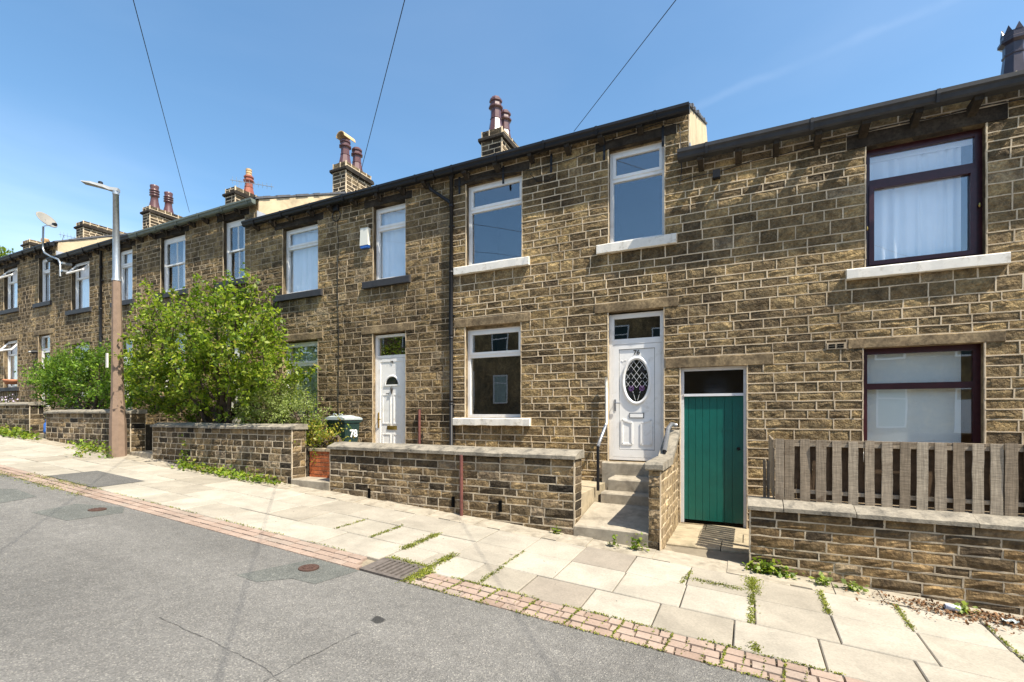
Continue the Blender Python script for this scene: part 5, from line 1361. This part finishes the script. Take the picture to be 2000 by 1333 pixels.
# the dense hedge-like shrub by the lamp
lob = [(pc(150,745,6.85),(1.6,.5,.62),150), (pc(120,760,6.85),(1.0,.5,.5),80), (pc(200,740,6.85),(1.3,.5,.7),130), (pc(150,715,6.9),(.8,.45,.45),60), (pc(250,770,6.8),(.8,.4,.4),60), (pc(105,735,6.85),(.8,.4,.4),50)]
sh = [(pc(150,720,6.9),pc(155,682,6.9)), (pc(120,720,6.9),pc(118,690,6.9)), (pc(185,715,6.9),pc(195,690,6.9)), (pc(100,745,6.85),pc(85,720,6.85))]
bush('shrub', 'dense dark green shrub behind the wall left of the lamp', (-16.0,6.85,-.30), lob, sh, M['leaf_green'], 2, .075, 1.3, 6, 'shrub')
# pale tall weeds between tree and window
lob = [(pc(545,790,6.75),(.5,.3,.35),60), (pc(515,805,6.65),(.7,.28,.28),70), (pc(585,812,6.7),(.4,.28,.25),40)]
sh = [(pc(545,800,6.7),pc(552,735,6.7)), (pc(560,800,6.7),pc(580,745,6.7)), (pc(520,800,6.7),pc(515,745,6.7)), (pc(600,825,6.7),pc(612,783,6.7)), (pc(590,815,6.7),pc(598,760,6.7)), (pc(530,810,6.65),pc(532,755,6.6)), (pc(570,815,6.7),pc(566,750,6.7))]
bush('tall_weeds', 'pale grey-green weeds growing over the wall right of the tree', (-8.1,6.75,-.62), lob, sh, M['leaf_pale'], 3, .045, 1.2, 4, 'plant', 32)
# plants in the brick planter
lob = [(pc(612,860,6.75),(.22,.2,.2),26), (pc(632,862,6.72),(.22,.2,.14),22)]
sh = [(pc(607,870,6.7),pc(604,800,6.7)), (pc(617,870,6.7),pc(614,790,6.7)), (pc(628,870,6.7),pc(634,815,6.7)), (pc(600,860,6.7),pc(606,790,6.7)), (pc(612,860,6.75),pc(622,812,6.7))]
bush('planter_plants', 'tall green weeds growing in the orange brick planter', (-7.0,6.78,-.72), lob, sh, M['leaf_weed'], 4, .05, 1.0, 3, 'plant')
lob = [(pc(630,868,6.62),(.24,.12,.07),22), (pc(645,858,6.62),(.10,.1,.05),8)]
bush('yellow_plant', 'low yellow-leaved plant at the front of the brick planter', (-6.85,6.62,-.70), lob, [], M['leaf_yellow'], 5, .055, 1.0, 2, 'plant')
# background tree beyond the left end of the terrace
u = (5-CX)/F_PX; t = 46.0; bc = (t*(-SN+u*CS), t*(CS+u*SN))
zc = lambda py: -(py-HY)/F_PX*t
lob = [((bc[0],bc[1],zc(505)),(1.0,1.2,.9),90), ((bc[0]-1.3,bc[1]+.5,zc(515)),(1.4,1.3,1.2),90), ((bc[0]-.2,bc[1],zc(545)),(1.6,1.4,1.6),120), ((bc[0]-1.5,bc[1],zc(600)),(2.4,2.2,2.2),140)]
bush('background_tree', 'tree top showing above the roof at the far left edge', (bc[0]-.8,bc[1],G(bc[0],bc[1])), lob, [], M['leaf_lime'], 6, .16, 1.0, 3, 'tree')

def weeds(name, label, spots, m, seed, leaf=.045, n=60, kind=None, cat='plant', hgt=.10):
    lv = Leaves(seed); r = np.random.RandomState(seed)
    for (x, y, rad, k) in spots:
        p = r.normal(size=(int(n*k),3))*np.array([rad,rad*.5,0]); p[:,0] += x; p[:,1] += y
        p[:,1] = np.where((p[:,1] > W-.01) & (y < W), W-.01-np.abs(p[:,1]-W)*.3, p[:,1])
        p[:,2] = [G(a,b) for a,b in p[:,:2]]; p[:,2] += np.abs(r.normal(size=len(p)))*hgt*(k**.3) + .012
        lv.add(p, leaf, .75, .8)
    o = lv.build(name, m)
    return tag(o, label, cat, None, kind)
ww = [( -7.75-.32*i, 5.93-.05*(i%2), .16, .9+.3*((i*7)%3)) for i in range(9)]
weeds('wall_foot_weeds', 'bright green weeds sprawling along the foot of the tree wall', ww, M['leaf_weed'], 21, .07, 60, None, 'plant', .06)
vn = at(363, 900, 6.03); weeds('climbing_weed', 'upright weed climbing the front of the tree wall', [(vn.x, 5.98, .05, 1.6)], M['leaf_weed'], 22, .06, 60, None, 'plant', .26)
weeds('lamp_weeds', 'patch of weeds by the wall left of the lamp base', [(-13.6,5.85,.22,1.4),(-14.1,5.92,.25,1.2),(-14.6,5.95,.2,.8),(-12.6,5.62,.08,.5),(-13.0,5.3,.12,.4)], M['leaf_weed'], 23, .075, 70)
weeds('verge_grass', 'strip of grass and weeds at the foot of the leftmost wall', [(-17.2-.4*i,5.88,.25,1.0) for i in range(12)], M['leaf_weed'], 24, .09, 70)
weeds('corner_weed', 'bright green clump of weeds at the left corner of the fence wall', [(.20,6.0,.09,1.2),(.34,5.98,.07,.8),(.10,5.97,.05,.5)], M['leaf_weed'], 25, .06, 70, None, 'plant', .06)
weeds('step_weed', 'small leafy weed at the foot of the concrete steps', [(-1.21,5.99,.06,1.0),(-1.5,5.95,.05,.4)], M['leaf_weed'], 26, .055, 55, None, 'plant', .08)
weeds('wall_weed', 'tiny weed at the foot of the dark wall left of the steps', [(-2.28,6.02,.03,.6)], M['leaf_weed'], 27, .05, 50, None, 'plant', .05)
for gx_, gy_, lab_ in ((.72,5.95,'grass tuft at the wall foot nearest the passage'),(.98,5.93,'second grass tuft along the foot of the fence wall'),(1.8,5.85,'grass tuft among the dry leaves by the fence wall')):
    weeds('grass_tuft', lab_, [(gx_,gy_,.045,.7)], M['leaf_pale'], 28+int(gx_*10), .055, 60, None, 'plant', .05)
# moss and grass in the paving joints
def joint_moss(segs, seed):
    lv = Leaves(seed); r = np.random.RandomState(seed)
    for (x0,y0,x1,y1,wd,den) in segs:
        k = int(math.hypot(x1-x0,y1-y0)*den*1.6); tt = r.uniform(0,1,k); clump = (np.sin(tt*17+x0*9)+np.sin(tt*41+y0*5)) > -.9
        x = x0+(x1-x0)*tt + r.normal(size=k)*wd; y = y0+(y1-y0)*tt + r.normal(size=k)*wd
        p = np.stack([x,y,[G(a,b) for a,b in zip(x,y)]+np.abs(r.normal(size=k))*.006+.003],1)[clump]; lv.add(p, .017, .7, .9)
    return tag(lv.build('joint_moss', M['moss']), 'moss and short grass growing in the paving joints', 'moss', None, 'stuff')
segs = [(-2.97,4.35,-2.97,4.62,.03,900), (-3.55,4.42,-3.56,5.15,.026,1100), (-4.15,4.56,-4.15,5.15,.016,500), (-4.75,4.56,-4.75,5.15,.012,300), (-2.96,4.14,-2.96,4.56,.03,700),
        (-3.5,4.13,-2.95,4.13,.03,800), (-2.95,3.72,-2.93,4.1,.04,1300), (-2.35,4.56,-2.35,5.15,.01,260), (-2.33,4.04,-2.33,4.56,.014,400), (.03,4.56,.05,5.76,.018,500), (.06,5.3,.04,5.75,.04,1000), (-.5,5.35,-.05,5.32,.03,700), (-.6,5.15,-.55,5.6,.012,300),
        (.66,5.15,.66,5.75,.018,500), (1.27,5.2,1.27,5.75,.014,400), (1.9,4.6,1.9,5.7,.010,220), (.05,4.04,.05,4.2,.02,700), (-3.0,KERB1,.6,KERB1,.008,160), (-2.9,KERB0,.5,KERB0,.008,120), (-9.5,KERB1,-4,KERB1,.01,60),
        (-13.0,3.69,-9.0,3.69,.06,260), (-11.5,3.95,-9.3,4.0,.05,240)]
for i in range(26):
    x = -2.9+.13*i; segs.append((x, KERB0+.02, x+.03, KERB1-.01, .005, 40 if i % 3 else 260))
joint_moss(segs, 31)
# dry leaves and litter at the foot of the right wall
lv = Leaves(41); r = np.random.RandomState(41); k = 900
x = r.normal(1.95,.38,k); y = 5.98-np.abs(r.normal(0,.16,k)); x = np.clip(x,.9,3.4); y = np.minimum(y, 6.05)
lv.add(np.stack([x,y,[G(a,b)+.012 for a,b in zip(x,y)]+np.abs(r.normal(0,.012,k))],1), .035, .6, .9)
tag(lv.build('leaf_litter', M['dead_leaf']), 'drift of dry brown leaf litter below the fence wall', 'litter', None, 'stuff')
a = (1.72, 5.86); can = MB().tube([(a[0]-.05,a[1],G(*a)+.045),(a[0]-.045,a[1],G(*a)+.045),(a[0]+.05,a[1]-.02,G(*a)+.042),(a[0]+.055,a[1]-.02,G(*a)+.042)], [.022,.03,.03,.022], 10)
tag(can.build('drink_can', M['pale_plastic'], None, True), 'crushed pale drink can lying in the leaf litter', 'can')
a = (2.06, 5.78); wr_ = MB(); rr = random.Random(3)
for i in range(5):
    for j in range(4): wr_.v.append((a[0]+i*.025+rr.uniform(-.006,.006), a[1]+j*.02, G(*a)+.02+rr.uniform(0,.025)))
wr_.f = [(j+i*4, j+1+i*4, j+5+i*4, j+4+i*4) for i in range(4) for j in range(3)]
wo = wr_.build('wrapper', M['bin_lid']); tag(wo, 'crumpled greenish wrapper in the leaf litter', 'wrapper'); wo.modifiers.new('thick','SOLIDIFY').thickness = .002
# blue bag in the far gateway
bb = at(87, 835, W+.1); bg = MB().lathe((bb.x-.02, W+.16, -.55), [(.05,0),(.075,.05),(.06,.16),(.065,.26),(.03,.34),(.045,.38)], 9); rr = random.Random(6)
bg.v = [(x+rr.uniform(-.02,.02), y+rr.uniform(-.02,.02), z) for x, y, z in bg.v]; tag(bg.build('plastic_bag', M['blue'], None, True), 'blue plastic bag in the far gateway on the left', 'bag')
# terracotta bowl and lamp on the leftmost house, flowers below
tb = at(22, 752, D-.04); bw = MB().lathe((tb.x, D-.03, tb.z+.02), [(.17,0),(.23,.12),(.24,.17),(.22,.17),(.0,.13)], 18); tag(bw.build('flower_bowl', M['terracotta'], None, True), 'terracotta bowl on the leftmost ground floor sill', 'bowl')
wl_ = at(67, 687, D-.1); wlm = empty('wall_lamp', (wl_.x, D, wl_.z), 'small outside lamp between the leftmost house window and door', 'wall lamp')
MB().tube([(wl_.x,D-.01,wl_.z),(wl_.x-.05,D-.16,wl_.z-.02)], [.05,.07], 10).build('housing', M['black'], wlm); MB().lathe((wl_.x-.06,D-.19,wl_.z-.05), [(.03,0),(.05,.03),(.03,.06)], 10).build('bulb_glass', M['lantern'], wlm)
fl = Leaves(51); r = np.random.RandomState(51); c = at(12, 783, 6.6); fl.add(np.array([c.x,c.y,c.z])+r.normal(size=(60,3))*np.array([.3,.1,.09]), .05, .8); fp = empty('flowering_plant', (c.x,c.y,-.1), 'pale lilac flowers above the leftmost garden wall', 'plant')
fl.build('flower', M['flower'], fp); gl = Leaves(52); gl.add(np.array([c.x,c.y,c.z-.15])+r.normal(size=(160,3))*np.array([.35,.12,.12]), .06); gl.build('foliage', M['leaf_green'], fp)

# ------------------------------------------------------------------ the terrace across the street (seen mirrored in the panes)
OY = -11.4
def opposite(x0, label):
    x1 = x0+5.0; zg = G((x0+x1)/2, 0); o = empty('opposite_house', ((x0+x1)/2, OY, zg), label, 'house', 'houses across the street')
    e = zg+7.3
    MB().box(x0, x1, OY-7, OY, zg-.6, e).build('wall', M['stone'], o)
    MB().prism_x([(OY+.25,e-.02),(OY+.25,e+.08),(OY-3.5,e+1.7),(OY-7.2,e+.08),(OY-7.2,e-.02)], x0, x1).build('roof', M['slate'], o)
    MB().box(x1-.35, x1+.35, OY-3.9, OY-3.1, e+.9, e+2.7).build('chimney', M['chimney_stone'], o)
    for (a, b, c, d_) in ((.6,1.75,1.65,3.45),(.6,1.75,4.7,6.3),(3.4,4.25,4.7,6.3)):
        m = MB(); rect_frame(m, x0+a, x0+b, zg+c, zg+d_, OY, OY+.04, .07); m.box(x0+a+.07, x0+b-.07, OY, OY+.035, zg+d_-.55, zg+d_-.49); wn_ = m.build('window', M['upvc'], o)
        MB().box(x0+a+.07, x0+b-.07, OY+.004, OY+.012, zg+c+.07, zg+d_-.07).build('pane', M['bin_green'] if c > 3 else M['curtain_green'], wn_)
    m = MB(); rect_frame(m, x0+3.4, x0+4.25, zg+.9, zg+3.4, OY, OY+.04, .07); m.box(x0+3.47, x0+4.18, OY+.003, OY+.03, zg+.95, zg+2.85); m.build('door', M['upvc'], o)
for i in range(10): opposite(-25.3+5.0*i, 'stone house across the street, seen only mirrored in window panes')
